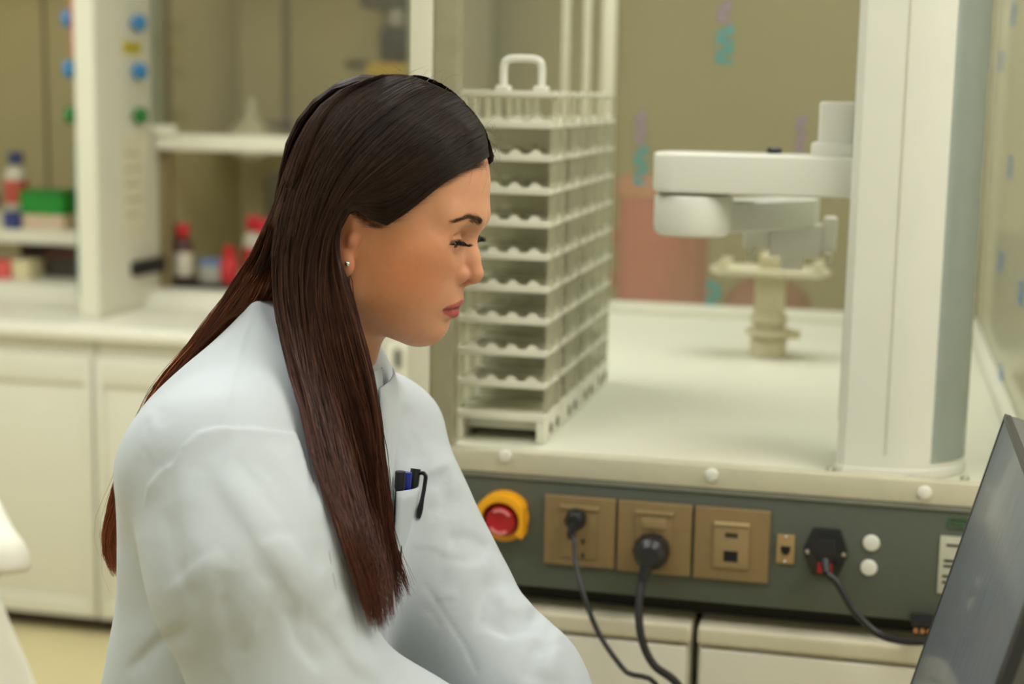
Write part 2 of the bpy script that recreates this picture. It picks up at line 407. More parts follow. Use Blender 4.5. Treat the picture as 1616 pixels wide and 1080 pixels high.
t = rthing('overhead_stirrer', 'dark grey overhead stirrer with yellow bracket behind the head', 'stirrer', -1.235, 2.98, 1.60)
MB().box(-.09, .1, -.08, .17, 0, .05, .006).build('bracket', mat('mustard_bracket', (196, 160, 28), .5), t)
MB().box(-.055, .09, -.06, .06, .05, .16, .02).build('gearbox', mat('stirrer_black', (44, 42, 36), .5), t)
MB().lathe([(.05, .16), (.06, .165), (.06, .2), (.055, .22)], 20).build('collar', mat('stirrer_silver', (150, 146, 126), .4, metal=.5), t)
MB().box(-.12, .08, -.08, .08, .22, .33, .03, 3).build('motor', mat('stirrer_grey', (92, 90, 78), .5), t)
o = MB().box(-.05, .05, -.012, .01, 0, .018, .004); o.cyl((.03, -.01, .009), (.03, -.045, .009), .006)
o = o.build('wall_hook', MATS['stirrer_black']); at_room(o, -1.43, 3.16, 1.64); tag(o, 'small dark hook on the hood liner above the head', 'hook')

# tall cream cabinet between hood and enclosure
t = rthing('tall_cabinet', 'tall cream cabinet with black handle behind the chin', 'cabinet', -1.0 + .04, 1.96, 0)
MB().box(.0, .5, .02, .3, .05, .905, .004).build('body', CREAM, t)
MB().box(.005, .495, 0, .02, .06, .9, .003).build('door', CREAM, t)
MB().box(.036, .048, -.018, 0, .845, .893, .003).build('handle', BLACKP, t)

# things seen through the enclosure's back sheet
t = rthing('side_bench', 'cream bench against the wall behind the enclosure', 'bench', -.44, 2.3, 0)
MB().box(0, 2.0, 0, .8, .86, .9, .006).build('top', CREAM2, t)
MB().box(.03, 1.97, .03, .78, .0, .86, .004).build('body', mat('bench_body_grey', (150, 140, 104), .6), t)  # greyish beige body below the cream top
t = rthing('waste_drum', 'pinkish red plastic drum seen through the hazy back sheet', 'drum', -.30, 2.5, .9)
MB().lathe([(.115, 0), (.13, .01), (.13, .38), (.118, .39)], 28).build('drum', mat('coral_plastic', (204, 84, 84), .5), t)
MB().lathe([(.135, .38), (.14, .385), (.14, .42), (.12, .44), (.05, .445)], 28).build('lid', mat('coral_lid', (212, 128, 104), .5), t)
MB().tube([(-.135, 0, .28), (-.16, 0, .2), (-.135, 0, .12)], .008).build('handle', MATS['coral_plastic'], t)
t = rthing('biohazard_bag', 'dull red bag slumped beside the drum behind the enclosure', 'bag', .0, 2.5, .9)
MB().sphere((0, 0, .085), .1, 20, (1.25, .9, .85)).build('sack', mat('dull_red_bag', (150, 62, 60), .5, bump=.6, bscale=18), t)
MB().lathe([(.03, .15), (.022, .17), (.04, .2), (.045, .205)], 14).build('knot', MATS['dull_red_bag'], t)
t = rthing('dark_instrument', 'dark grey instrument on the bench behind the robot column', 'instrument', .52, 2.6, .9)
MB().box(-.17, .17, -.15, .15, .01, .3, .02, 3).build('housing', mat('dark_taupe', (84, 74, 56), .5), t)
MB().box(-.13, .13, -.158, -.148, .17, .27, .004).build('display', BLACKP, t)
for sx in (-.13, .13): MB().cyl((sx, 0, 0), (sx, 0, .012), .015).build('foot', BLACK, t)
# ---------------------------------------------------------------- robot enclosure
DECK = 1.09
ENCW = mat('enclosure_white', (214, 212, 194), .4, var=.02, scale=6)
t = rthing('robot_enclosure', 'cream robot enclosure with posts, deck and hazy clear sheets', 'enclosure', 0, 0, .912)
ENC = t
def zz(z): return z - .912
MB().box(-.30, .53, .012, 1.46, 0, zz(1.082), .003).build('base_box', mat('base_grey', (120, 120, 108), .5), t)
MB().box(-.29, .52, .05, 1.42, zz(.8835), 0).build('shade_spacer', mat('recess_shade_dark', (46, 42, 34), .7), t)  # set-back bar coloured dark to paint the shadow under the panel
MB().box(-.30, .53, .02, 1.46, zz(1.0825), zz(DECK), .002).build('deck', mat('deck_white', (214, 213, 194), .4, var=.02, scale=5), t)
lip = MB().box(-.31, .54, -.004, .02, zz(1.066), zz(1.096), .004).build('front_lip', ALUP, t)
for px, py in ((798, 720), (1123, 750), (1459, 778)):
    u, v, z = atV(px, py, -.004)
    M = Matrix.Translation((u, -.004, zz(z))) @ Matrix.Rotation(math.radians(90), 4, 'X')
    MB().lathe([(.009, 0), (.009, .002), (.0075, .0045), (.004, .0058)], 18, M).build('screw', PLASTW, lip)
TOPZ = 1.98
post = MB().box(-.300, -.270, -.002, .04, zz(1.0), zz(TOPZ), .003).build('corner_post', CREAM, t)
MB().box(-.2695, -.239, .004, .036, zz(DECK), zz(TOPZ), .003).build('door_profile', mat('door_profile_grey', (164, 160, 132), .4, metal=.35), t)
MB().box(-.302, -.272, 1.425, 1.455, zz(DECK), zz(TOPZ), .003).build('corner_post', ALUP, t)
MB().box(.505, .535, 1.425, 1.455, zz(DECK), zz(TOPZ), .003).build('corner_post', ALUP, t)
MB().box(.505, .535, -.002, .028, zz(1.0), zz(TOPZ), .003).build('corner_post', ALUP, t)
for v in (.98, 1.2): MB().box(-.300, -.286, v, v + .014, zz(DECK), zz(TOPZ), .002).build('side_upright', ALUP, t)
MB().box(-.272, .505, 1.41, 1.452, zz(DECK), zz(1.115), .003).build('back_rail', ENCW, t)
MB().box(.49, .53, .028, 1.425, zz(DECK), zz(1.11), .003).build('side_rail', ENCW, t)
MB().box(-.30, -.28, .04, 1.425, zz(DECK), zz(1.11), .003).build('side_rail', ENCW, t)
for a in ((-.30, .535, 0, .03), (-.30, .535, 1.425, 1.455), (-.30, -.27, .03, 1.425), (.505, .535, .03, 1.425)):
    MB().box(*a, zz(TOPZ), zz(TOPZ + .03), .003).build('top_beam', ALUP, t)
bs = MB().box(-.272, .505, 1.434, 1.440, zz(1.115), zz(TOPZ)).build('clear_sheet', FILM, t, 0); bs['label'] = 'hazy clear back sheet with printed film'
rs = MB().box(.508, .514, .028, 1.425, zz(1.11), zz(TOPZ)).build('clear_sheet', FILMR, t, 0); rs['label'] = 'hazy clear right-hand sheet'
ls = MB().box(-.294, -.290, .04, 1.425, zz(1.11), zz(TOPZ)).build('clear_sheet', GLASS, t, 0); ls['label'] = 'clear left-hand sheet'
TEAL = mat('teal_film_print', (70, 140, 138), .6); PURP = mat('purple_film_print', (140, 120, 140), .6); BLUP = mat('blue_film_print', (84, 122, 170), .6)
def mark_back(x0, y0, x1, y1, m):
    a = atV(x0, y0, 1.433); b = atV(x1, y1, 1.433)
    z0, z1 = zz(b[2]), zz(a[2]); n = max(2, int((z1 - z0) / .018)); h = (z1 - z0) / n; w = b[0] - a[0]
    g = MB()
    for k in range(n):       # a column of letter-like bars
        zb = z0 + k * h
        g.box(a[0], b[0], 1.4325, 1.4338, zb, zb + h * .35)
        g.box(a[0] + (w * .5 if k % 2 else 0), a[0] + (w if k % 2 else w * .5), 1.4325, 1.4338, zb + h * .35, zb + h * .8)
    g.build('film_print', m, bs, 0)
mark_back(1132, 38, 1156, 100, TEAL); mark_back(1002, 228, 1020, 292, TEAL); mark_back(1004, 172, 1018, 226, PURP)
mark_back(1116, 440, 1136, 486, TEAL); mark_back(1258, 178, 1270, 240, PURP); mark_back(1134, 0, 1152, 34, PURP)
def mark_side(v, z, w, h, m):
    g = MB(); n = 3
    for k in range(n):
        zb = zz(z) - h / 2 + k * h / n
        g.box(.5065, .5078, v - w / 2, v + w / 2, zb, zb + h / n * .4)
        g.box(.5065, .5078, v - w / 2 if k % 2 else v, v if k % 2 else v + w / 2, zb + h / n * .4, zb + h / n * .8)
    g.build('film_print', m, rs, 0)
def atU(x, y, u):
    r = ray(x, y); tt = (u - (CAM - ORG) @ UX) / (r @ UX); p = CAM + r * tt; return (p - ORG) @ VX, p[2]
for px, py, h in ((1580, 95, .04), (1595, 262, .04), (1580, 412, .035), (1612, 462, .035), (1580, 592, .035), (1600, 20, .04)):
    v, z = atU(px, py, .508); mark_side(v, z, .06, h, BLUP)

# base cabinets under the enclosure
def low_cab(u0, u1, label):
    t = rthing('instrument_cabinet', label, 'cabinet', u0, -.008, 0, group='cabinets under the enclosure')
    w = u1 - u0
    MB().box(0, w, .012, 1.46, .06, .856, .003).build('body', CREAM2, t)
    MB().box(0, w, .03, 1.44, 0, .06).build('plinth', MATS['dark_plinth'], t)
    MB().box(-.001, w + .001, 0, 1.47, .858, .883, .006, 4).build('top', mat('cabinet_top', (212, 206, 182), .4, var=.02), t)
    d = MB().box(.004, w - .004, 0, .012, .07, .853, .003).build('door', CREAM2, t)
    MB().box(w / 2 - .05, w / 2 + .05, -.02, 0, .7, .712, .003).build('handle', ALU, d)
    return t
ug = atV(1096, 975, -.008)[0]
low_cab(-.50, ug - .005, 'cream cabinet under the enclosure, behind the far sleeve')
low_cab(ug + .005, .62, 'cream cabinet under the enclosure, beside the monitor')

# grey control panel
PT, PB = 1.0655, .914
t = rthing('control_panel', 'dark grey control panel with brown sockets and yellow emergency stop', 'control panel', 0, 0, PB)
def pz(z): return z - PB
MB().box(-.305, .535, 0, .0115, 0, pz(PT), .002).build('plate', GREY, t)
MB().box(-.305, .535, -.003, 0, pz(PT) - .006, pz(PT), .001).build('top_edge', mat('panel_edge_grey', (122, 125, 112), .5), t)
def plate(px0, py0, px1, py1, px2, py2):
    """bronze cover plate from its top-left, top-right and bottom-right pixels"""
    a = atV(px0, py0); b = atV(px1, py1); c = atV(px2, py2)
    u0, u1 = a[0], (b[0] + c[0]) / 2; z1 = (a[2] + b[2]) / 2; z0 = c[2]
    p = MB().box(u0, u1, -.007, -.0005, pz(z0), pz(z1), .0025, 3).build('socket_plate', BROWN, t)
    return p, u0, u1, pz(z0), pz(z1)
def screwhead(u, z, par, y=-.0075, r=.0022):
    M = Matrix.Translation((u, y, z)) @ Matrix.Rotation(math.radians(90), 4, 'X')
    MB().lathe([(r, -.001), (r, .0008), (r * .6, .0014)], 12, M).build('screw', STEEL, par)
# plate 1: duplex outlet
p, u0, u1, z0, z1 = plate(861, 779, 973, 787, 971, 897)
uc = (u0 + u1) / 2; zc = (z0 + z1) / 2; H = z1 - z0
MB().box(uc - .0235, uc + .0235, -.0095, -.0065, z0 + .012, z1 - .012, .0012).build('insert', BROWN, p)
MB().box(uc - .026, uc + .026, -.0125, -.0065, z1 - .016, z1 - .011, .001).build('ledge', BROWN2, p)
for dx, dz in ((.006, .035), (-.004, .029), (.006, .016)): MB().box(uc + dx - .0016, uc + dx + .0016, -.0105, -.0085, z0 + dz - .0035, z0 + dz + .0035).build('slot', DARKSLOT, p, 0)
screwhead(uc - .006, z0 + .012, p, -.0098)
S1 = (uc - .003, z1 - .027)
# plate 2: switch over round socket
p, u0, u1, z0, z1 = plate(977, 788, 1093, 796, 1090, 909)
uc = (u0 + u1) / 2
MB().box(uc - .0235, uc + .0235, -.0095, -.0065, z0 + .012, z1 - .01, .0012).build('insert', BROWN, p)
MB().box(uc - .025, uc + .025, -.0125, -.0065, z1 - .015, z1 - .0105, .001).build('ledge', BROWN2, p)
MB().box(uc - .016, uc + .016, -.0112, -.0085, z1 - .034, z1 - .018, .0012).build('rocker', BROWN2, p)
MB().lathe([(.02, 0), (.021, .0005), (.021, .003), (.018, .0035)], 24, Matrix.Translation((uc, -.0085, z0 + .033)) @ Matrix.Rotation(math.radians(90), 4, 'X')).build('socket_face', BROWN, p)
S2 = (uc - .001, z0 + .034)
# plate 3: data module
p, u0, u1, z0, z1 = plate(1098, 797, 1216, 806, 1213, 920)
uc = (u0 + u1) / 2; zc = (z0 + z1) / 2
m = MB().box(uc - .0225, uc + .0225, -.0105, -.0065, zc - .03, zc + .028, .0015).build('data_module', BROWN2, p)
MB().box(uc - .0225, uc + .0225, -.013, -.0065, zc + .0265, zc + .030, .001).build('ledge', mat('bronze_light', (186, 166, 122), .4), p)
MB().box(uc - .008, uc + .008, -.0112, -.010, zc + .011, zc + .017).build('usb_port', mat('usb_dark', (54, 46, 34), .5), p, 0)
MB().box(uc - .009, uc + .009, -.0112, -.010, zc - .021, zc - .007).build('network_port', DARKSLOT, p, 0)
# small network jack plate
a = atV(1227, 842); b = atV(1253, 890)
p = MB().box(a[0], b[0], -.004, -.0005, pz(b[2]), pz(a[2]), .001).build('jack_plate', mat('tan_metal', (178, 150, 104), .35, metal=.4), t)
ju, jz = (a[0] + b[0]) / 2, pz((a[2] + b[2]) / 2)
MB().prism([(ju - .006, jz + .004), (ju + .006, jz + .004), (ju + .006, jz - .002), (ju + .003, jz - .007), (ju - .003, jz - .007), (ju - .006, jz - .002)], -.0055, -.0035, 'y').build('jack_opening', DARKSLOT, p, 0)
for dz in (.016, -.016): screwhead(ju, jz + dz, p, -.0045)
# mains inlet: hexagonal flange with fuse switch
c = atV(1303, 871); iu, iz = c[0], pz(c[2])
hexa = [(-.0165, .031), (.0165, .031), (.027, .004), (.027, -.004), (.0165, -.031), (-.0165, -.031), (-.027, -.004), (-.027, .004)]
p = MB().prism([(iu + x, iz + z) for x, z in hexa], -.006, -.0005, 'y', .0015).build('mains_inlet', BLACKP, t)
MB().box(iu - .0165, iu + .0165, -.009, -.0055, iz - .008, iz + .027, .002).build('inlet_rim', BLACKP, p)
MB().box(iu - .009, iu + .009, -.0095, -.0055, iz - .026, iz - .012, .0015).build('rocker_switch', mat('red_rocker', (196, 26, 40), .3), p)
for sx in (-.022, .022): screwhead(iu + sx, iz, p, -.0065, .003)
# white blanking caps
for px, py in ((1375, 857), (1371, 896)):
    c = atV(px, py); M = Matrix.Translation((c[0], -.0005, pz(c[2]))) @ Matrix.Rotation(math.radians(90), 4, 'X')
    MB().lathe([(.0105, 0), (.0105, .0015), (.009, .003), (.004, .0038)], 22, M).build('blanking_cap', PLASTW, t)
# rating plate with black print and green mark
a = atV(1484, 845); b = atV(1530, 940)
p = MB().box(a[0], b[0] + .02, -.002, -.0003, pz(b[2]), pz(a[2]), .0005).build('rating_plate', mat('rating_plate', (190, 190, 172), .5), t)
for k, (du, w, dz) in enumerate(((.008, .03, .01), (.006, .018, .03), (.006, .022, .037), (.005, .012, .05), (.005, .02, .058))):
    MB().box(a[0] + du, a[0] + du + w, -.0025, -.0018, pz(a[2]) - dz - .003, pz(a[2]) - dz).build('print_line', DARKSLOT, p, 0)
c = atV(1513, 826); gu, gz = c[0], pz(c[2])
g = MB()
for x0, x1, y0, y1 in ((-.012, .012, .0045, .006), (-.012, .012, -.006, -.0045), (-.0125, -.011, -.005, .005), (.011, .0125, -.005, .005), (-.006, .006, -.0015, .0015)): g.box(gu + x0, gu + x1, -.002, -.0003, gz + y0, gz + y1)
g.build('green_mark', mat('green_print', (62, 104, 64), .5), t, 0)
# terminal connector low on the right
c = atV(1452, 992, -.01); cu, czz = c[0], pz(c[2])
p = MB().box(cu - .012, cu + .02, -.03, -.0005, max(czz - .012, .002), czz + .016, .002).build('terminal_block', BLACKP, t)
for k in range(3): MB().cyl((cu - .006 + k * .008, -.03, czz + .004), (cu - .006 + k * .008, -.034, czz + .004), .003, n=10).build('terminal_screw', mat('brass', (196, 140, 92), .35, metal=.6), p)
# emergency stop
c = atV(797, 815); eu, ez = c[0], pz(c[2])
guard = []
for k in range(41):
    a = math.radians(-38 + 268 * k / 40); guard.append((a, 1))
g = MB()
outer = [(.0365 * math.cos(a), .0365 * math.sin(a)) for a, _ in guard]
outer = [(min(x, .031), y) for x, y in outer]
inner = [(.0255 * math.cos(a), .0255 * math.sin(a)) for a, _ in guard]
g.prism([(eu + x, ez + z) for x, z in outer] + [(eu + x, ez + z) for x, z in inner[::-1]], -.03, -.0005, 'y', .002)
g.prism([(eu + .033 * math.cos(math.radians(a)), ez + .033 * math.sin(math.radians(a))) for a in range(0, 360, 15)], -.006, -.0005, 'y', .001)
es = g.build('emergency_stop', YELLOW, t)
M = Matrix.Translation((eu, -.005, ez)) @ Matrix.Rotation(math.radians(90), 4, 'X')
MB().lathe([(.0235, 0), (.0235, .004), (.017, .006), (.017, .012), (.0195, .015), (.0195, .022), (.0185, .0245), (.0155, .0245), (.014, .0235)], 32, M).build('button', RED, es)
MB().lathe([(.0225, .0005), (.0245, .001), (.0245, .005), (.0225, .0055)], 28, M).build('button_ring', mat('orange_ring', (176, 66, 16), .5), es)
for a0 in (35, 215):
    q = [(.0172 * math.cos(math.radians(a0 + k * 9)), .0172 * math.sin(math.radians(a0 + k * 9))) for k in range(11)]
    q2 = [(.0135 * math.cos(math.radians(a0 + k * 9)), .0135 * math.sin(math.radians(a0 + k * 9))) for k in range(11)]
    MB().prism([(eu + x, ez + z) for x, z in q] + [(eu + x, ez + z) for x, z in q2[::-1]], -.0305, -.0285, 'y').build('arrow', mat('pink_print', (226, 140, 140), .5), es, 0)

# ---------------------------------------------------------------- cables
def spline(P, n=60):
    P = np.asarray(P, float); Q = np.vstack([2 * P[0] - P[1], P, 2 * P[-1] - P[-2]]); out = []
    k = len(P) - 1
    for t in np.linspace(0, k - 1e-6, n):
        i = int(t); f = t - i; a, b, c, d = Q[i:i + 4]
        out.append(.5 * ((2 * b) + (c - a) * f + (2 * a - 5 * b + 4 * c - d) * f * f + (3 * b - a - 3 * c + d) * f ** 3))
    return np.array(out)
def cable(label, plug, path, r, parts):
    t = rthing('power_cable', label, 'cable', *plug)
    base = np.array(plug)
    pts = [np.array(q) - base for q in path]
    MB().tube(spline(pts, 64), r, 10).build('cord', BLACK, t)
    parts(t)
    return t
def pv(x, y, v): return atV(x, y, v)
p1 = np.array((S1[0], -.0135, S1[1] + PB))
def parts1(t):
    M = Matrix.Rotation(math.radians(90), 4, 'X')
    MB().lathe([(.0125, 0), (.014, .002), (.0135, .014), (.009, .02)], 20, M).build('plug', BLACKP, t)
    MB().cyl((-.001, -.014, -.004), (-.004, -.022, -.02), .0075, .0045, 14).build('strain_relief', BLACKP, t)
cable('thin black cable plugged into the left socket', tuple(p1), [p1 + (-.004, -.022, -.02), pv(906, 850, -.045), pv(908, 885, -.06), pv(920, 935, -.085), pv(945, 1000, -.1), pv(985, 1058, -.11), pv(1040, 1120, -.11), (-.0, -.12, .5), (.02, -.14, .1), (.05, -.2, .008), (.3, -.25, .008)], .0034, parts1)
p2 = np.array((S2[0], -.0125, S2[1] + PB))
def parts2(t):
    M = Matrix.Rotation(math.radians(90), 4, 'X')
    MB().lathe([(.0225, 0), (.0235, .003), (.0235, .012), (.02, .024), (.012, .03)], 26, M).build('plug', BLACKP, t)
    for a in range(0, 360, 30):
        c, s = math.cos(math.radians(a)), math.sin(math.radians(a))
        MB().box(-.0015 + .0228 * c, .0015 + .0228 * c, -.013, -.001, -.0015 + .0228 * s, .0015 + .0228 * s, .0006).build('grip_rib', BLACKP, t)
    MB().cyl((-.002, -.018, -.008), (-.008, -.03, -.034), .0095, .006, 16).build('strain_relief', BLACKP, t)
cable('thick black cable with round plug in the middle socket', tuple(p2), [p2 + (-.008, -.03, -.034), pv(1012, 925, -.055), pv(1008, 965, -.075), pv(1013, 1010, -.09), pv(1032, 1050, -.1), pv(1075, 1090, -.11), (.12, -.12, .75), (.14, -.13, .3), (.16, -.18, .008), (.4, -.22, .008)], .0052, parts2)
p3 = np.array((iu, -.0095, iz + PB + .008))
def parts3(t):
    MB().prism([(-.012, .016), (.012, .016), (.012, -.006), (.007, -.013), (-.007, -.013), (-.012, -.006)], -.024, 0, 'y', .002).build('plug', BLACK, t)
    MB().cyl((0, -.016, -.008), (.003, -.032, -.024), .007, .005, 14).build('strain_relief', BLACK, t)
cable('black mains cable curving from the inlet towards the monitor', tuple(p3), [p3 + (.003, -.032, -.024), pv(1322, 922, -.045), pv(1348, 965, -.055), pv(1385, 1000, -.062), pv(1425, 1012, -.075), pv(1470, 1013, -.085), pv(1530, 1016, -.09), (.5, -.09, .75), (.52, -.1, .3), (.53, -.15, .008)], .0046, parts3)

# ---------------------------------------------------------------- microplate hotels
HOT = mat('hotel_plastic', (218, 216, 198), .4, var=.02, scale=20)
HOTS = mat_film('hotel_side', (216, 213, 190), .34, gloss=.05, rough=.2)
def hotel(v0, label):
    t = rthing('plate_hotel', label, 'plate rack', -.192, v0, DECK + .0005, group='plate racks standing one behind the other')
    w, d = .064, .122
    b = MB()
    b.box(-w, w, 0, d, .030, .040, .002); b.box(-w, -w + .012, 0, d, 0, .03, .002); b.box(w - .012, w, 0, d, 0, .03, .002)
    b.box(-w + .012, w - .012, .03, d - .03, .012, .03, .002)
    base = b.build('base', HOT, t)
    for y in (.04, .085): MB().lathe([(.007, 0), (.008, .0005), (.008, .002), (.005, .003)], 14, Matrix.Translation((w, y, .016)) @ Matrix.Rotation(math.radians(90), 4, 'Y')).build('bolt', mat('bolt_dark', (120, 116, 96), .4), base)
    for k in range(9):
        z = .075 + k * .0437
        s = MB()
        s.box(-w, w, .0, .012, z, z + .010, .002); s.box(-w, w, d - .012, d, z, z + .008, .002)
        s.box(-w, -w + .018, 0.012, d - .012, z, z + .008, .002); s.box(w - .018, w, .012, d - .012, z, z + .008, .002)
        s.box(-w + .018, w - .018, .012, d - .012, z + .001, z + .005)
        comb = [(-w, z + .006)]
        for x in (-.05, -.022, .006, .034): comb += [(x, z + .010), (x + .006, z + .016), (x + .011, z + .016), (x + .018, z + .010)]
        s.prism(comb + [(w, z + .010), (w, z + .006)], .003, .009, 'y')
        comb = [(.0, z + .005)]
        for y in (.02, .065): comb += [(y, z + .0085), (y + .006, z + .015), (y + .016, z + .015), (y + .024, z + .0085)]
        s.prism(comb + [(d, z + .005)], w - .006, w - .001, 'x')
        s.build('shelf', HOT, t)
    for x in (-w, w - .004): MB().box(x, x + .004, .02, .045, .04, .47, .001).build('upright', HOTS, t, 0)
    for x in (-w, w - .004): MB().box(x, x + .004, .08, .105, .04, .47, .001).build('upright', HOTS, t, 0)
    for x in (-w + .001, w - .003): MB().box(x, x + .002, .008, d - .008, .04, .425).build('side_sheet', HOTS, t, 0)
    MB().box(-w + .002, w - .002, d - .006, d - .003, .04, .425).build('back_sheet', HOTS, t, 0)
    MB().box(-w, w, .018, .047, .466, .474, .002).build('top_bar', HOT, t); MB().box(-w, w, .078, .107, .466, .474, .002).build('top_bar', HOT, t)
    return t
hotel(.075, 'plate rack in front, nearest the enclosure lip'); hotel(.205, 'second plate rack, behind the front one')
hotel(.335, 'third plate rack, one before the last'); hotel(.465, 'rearmost plate rack, by the back rail')
# carrying handle standing on the front racks
t = rthing('rack_handle', 'white U-shaped carrying handle on top of the plate racks', 'handle', -.178, .12, DECK + .4755)
MB().tube(spline([(-.026, 0, 0), (-.026, 0, .03), (-.02, 0, .04), (0, 0, .042), (.02, 0, .04), (.026, 0, .03), (.026, 0, 0)], 40), .005, 10).build('grip', PLASTW, t)
for x in (-.026, .026): MB().box(x - .009, x + .009, -.012, .012, -.001, .006, .002).build('foot', PLASTW, t)

# ---------------------------------------------------------------- the robot
t = rthing('laboratory_robot', 'white column robot with a folded two-link arm', 'robot', .342, .105, DECK + .0005)
def rz_(z): return z - DECK - .0005
sec = []
# flat left and front face, rounded right side
sec += [(-.08, .085), (-.08, -.075), (-.07, -.085), (-.02, -.085)]
for k in range(1, 17):
    a = math.radians(-90 + 180 * k / 16); sec.append((-.02 + .10 * math.cos(a), .085 * math.sin(a)))
MB().prism(sec, .012, .9, 'z').build('column', ROBOTW, t, 40)
MB().prism([(x * 1.03, y * 1.03) for x, y in sec], 0, .012, 'z', .002).build('base_flange', ROBOTW, t)
for x, y in ((-.088, -.075), (.078, -.07)): MB().lathe([(.006, 0), (.006, .005), (.004, .007)], 12, Matrix.Translation((x, y, 0))).build('foot_screw', ALU, t)
MB().prism([(-.0206, -.0862), (-.0194, -.0862), (-.0194, -.0845), (-.0206, -.0845)], .03, .9, 'z').build('panel_seam', mat('seam_beige', (206, 202, 182), .6), t, 0)
side = []
for k in range(11):
    a = math.radians(-56 + 112 * k / 10); side.append((-.02 + .1009 * math.cos(a), .0859 * math.sin(a)))
sidei = [(x - .004, y * .94) for x, y in side]
MB().prism(side + sidei[::-1], .02, .9, 'z').build('side_cover', mat('satin_silver', (176, 186, 182), .22, metal=.55, var=.02), t, 40)
MB().box(-.0815, -.0795, -.03, .05, .06, .9).build('rail_slot', mat('slot_grey', (150, 146, 124), .5), t)
# first link
def plan(cx0, cx1, cy, r, n=10):
    out = []
    for k in range(n + 1):
        a = math.radians(90 + 180 * k / n); out.append((cx0 + r * math.cos(a), cy + r * math.sin(a)))
    return out + [(cx1, cy - r), (cx1, cy + r)]
U_ = lambda u: u - .342
l1 = [(U_(.012), -.035), (U_(.007), -.02), (U_(.005), .02), (U_(.012), .05), (U_(.03), .065), (U_(.27), .065), (U_(.27), -.04), (U_(.03), -.04)]
a1 = MB().prism(l1, rz_(1.437), rz_(1.489), 'z', .006, 3).build('upper_arm', ROBOTW, t)
MB().box(U_(.217), U_(.27), -.02, .05, rz_(1.489), rz_(1.558), .005, 3).build('motor_cover', ROBOTW, a1)
MB().box(U_(.209), U_(.27), -.028, .056, rz_(1.487), rz_(1.506), .003).build('motor_step', ROBOTW, a1)
MB().lathe([(.01, 0), (.01, .008), (.006, .01)], 14, Matrix.Translation((U_(.158), .05, rz_(1.487)))).build('cap', BLACKP, a1)
MB().lathe([(.046, 0), (.046, .0035)], 28, Matrix.Translation((U_(.058), .012, rz_(1.4335)))).build('joint_seam', mat('seam_dark', (120, 116, 98), .5), t)
a2 = MB().lathe([(.044, 0), (.05, .004), (.052, .012), (.052, .05), (.05, .0535)], 36, Matrix.Translation((U_(.058), .012, rz_(1.38)))).build('elbow_joint', ROBOTW, t)
d = np.array((.135, .16)); d /= np.linalg.norm(d); nn = np.array((-d[1], d[0])); p0 = np.array((U_(.058), .012)); p1_ = np.array((U_(.185), .175))
l2 = [tuple(p0 + nn * .04), tuple(p0 - nn * .04), tuple(p1_ - nn * .034), tuple(p1_ + d * .025 - nn * .02), tuple(p1_ + d * .025 + nn * .02), tuple(p1_ + nn * .034)]
a3 = MB().prism(l2, rz_(1.383), rz_(1.424), 'z', .005, 3).build('forearm', ROBOTW, t)
gx, gy = p1_
g = MB().box(gx - .035, gx + .038, gy - .025, gy + .03, rz_(1.342), rz_(1.388), .004).build('gripper_body', ROBOTW, t)
for a, b, z0, z1 in ((-.072, -.035, 1.352, 1.388), (.038, .056, 1.35, 1.398)): MB().box(gx + a, gx + b, gy - .022, gy + .022, rz_(z0), rz_(z1), .003).build('gripper_jaw', PLASTW, g)
MB().box(gx - .02, gx + .012, gy - .012, gy + .012, rz_(1.322), rz_(1.343), .003).build('gripper_sensor', PLASTW, g)
for x in (-.06, .047): MB().box(gx + x - .004, gx + x + .004, gy - .06, gy + .06, rz_(1.335), rz_(1.352), .001).build('gripper_finger', ALUP, g)

# plate stand at the back
t = rthing('plate_stand', 'beige pedestal with flat plate holder behind the robot arm', 'stand', .11, .94, DECK + .0005)
PST = mat('stand_beige', (196, 188, 154), .45, var=.04, scale=20)
MB().lathe([(.034, 0), (.034, .03), (.03, .034), (.03, .04)], 20).build('foot', PST, t)
MB().lathe([(.042, .04), (.042, .05), (.028, .054), (.036, .07), (.026, .085)], 20).build('collar', PST, t)
MB().box(.03, .058, -.01, .01, .035, .05, .003).build('clamp_lever', PST, t)
MB().box(-.027, .027, -.022, .022, .08, .15, .006).build('shaft', PST, t)
MB().prism([(-.112, .0), (-.09, .055), (.09, .055), (.108, .0), (.09, -.055), (-.09, -.055)], .152, .164, 'z', .003).build('plate_holder', mat('holder_clear', (206, 200, 168), .3, var=.03), t)
for x in (-.085, .085):
    for y in (-.045, .045): MB().box(x - .01, x + .01, y - .006, y + .006, .164, .176, .002).build('corner_tab', MATS['holder_clear'], t)
MB().box(-.02, .05, -.03, .03, .164, .19, .004).build('holder_block', PST, t)
# ---------------------------------------------------------------- implicit-surface modelling kit
def smin(a, b, k):
    h = np.clip(.5 + .5 * (b - a) / k, 0, 1); return b + (a - b) * h - k * h * (1 - h)
def smax(a, b, k): return -smin(-a, -b, k)
def ell(P, c, r):
    q = (P - np.asarray(c, np.float32)) / np.asarray(r, np.float32)
    k0 = np.sqrt((q * q).sum(-1)); q2 = q / np.asarray(r, np.float32)
    k1 = np.sqrt((q2 * q2).sum(-1)) + 1e-9
    return k0 * (k0 - 1) / k1
def cone(P, a, b, ra, rb):
    a = np.asarray(a, np.float32); b = np.asarray(b, np.float32); ba = b - a
    t = np.clip(((P - a) @ ba) / (ba @ ba), 0, 1)
    return np.sqrt((((P - a) - t[..., None] * ba) ** 2).sum(-1)) - (ra + t * (rb - ra))
def chain(P, pts, k=.01):
    d = None
    for (a, ra), (b, rb) in zip(pts, pts[1:]):
        e = cone(P, a, b, ra, rb); d = e if d is None else smin(d, e, k)
    return d
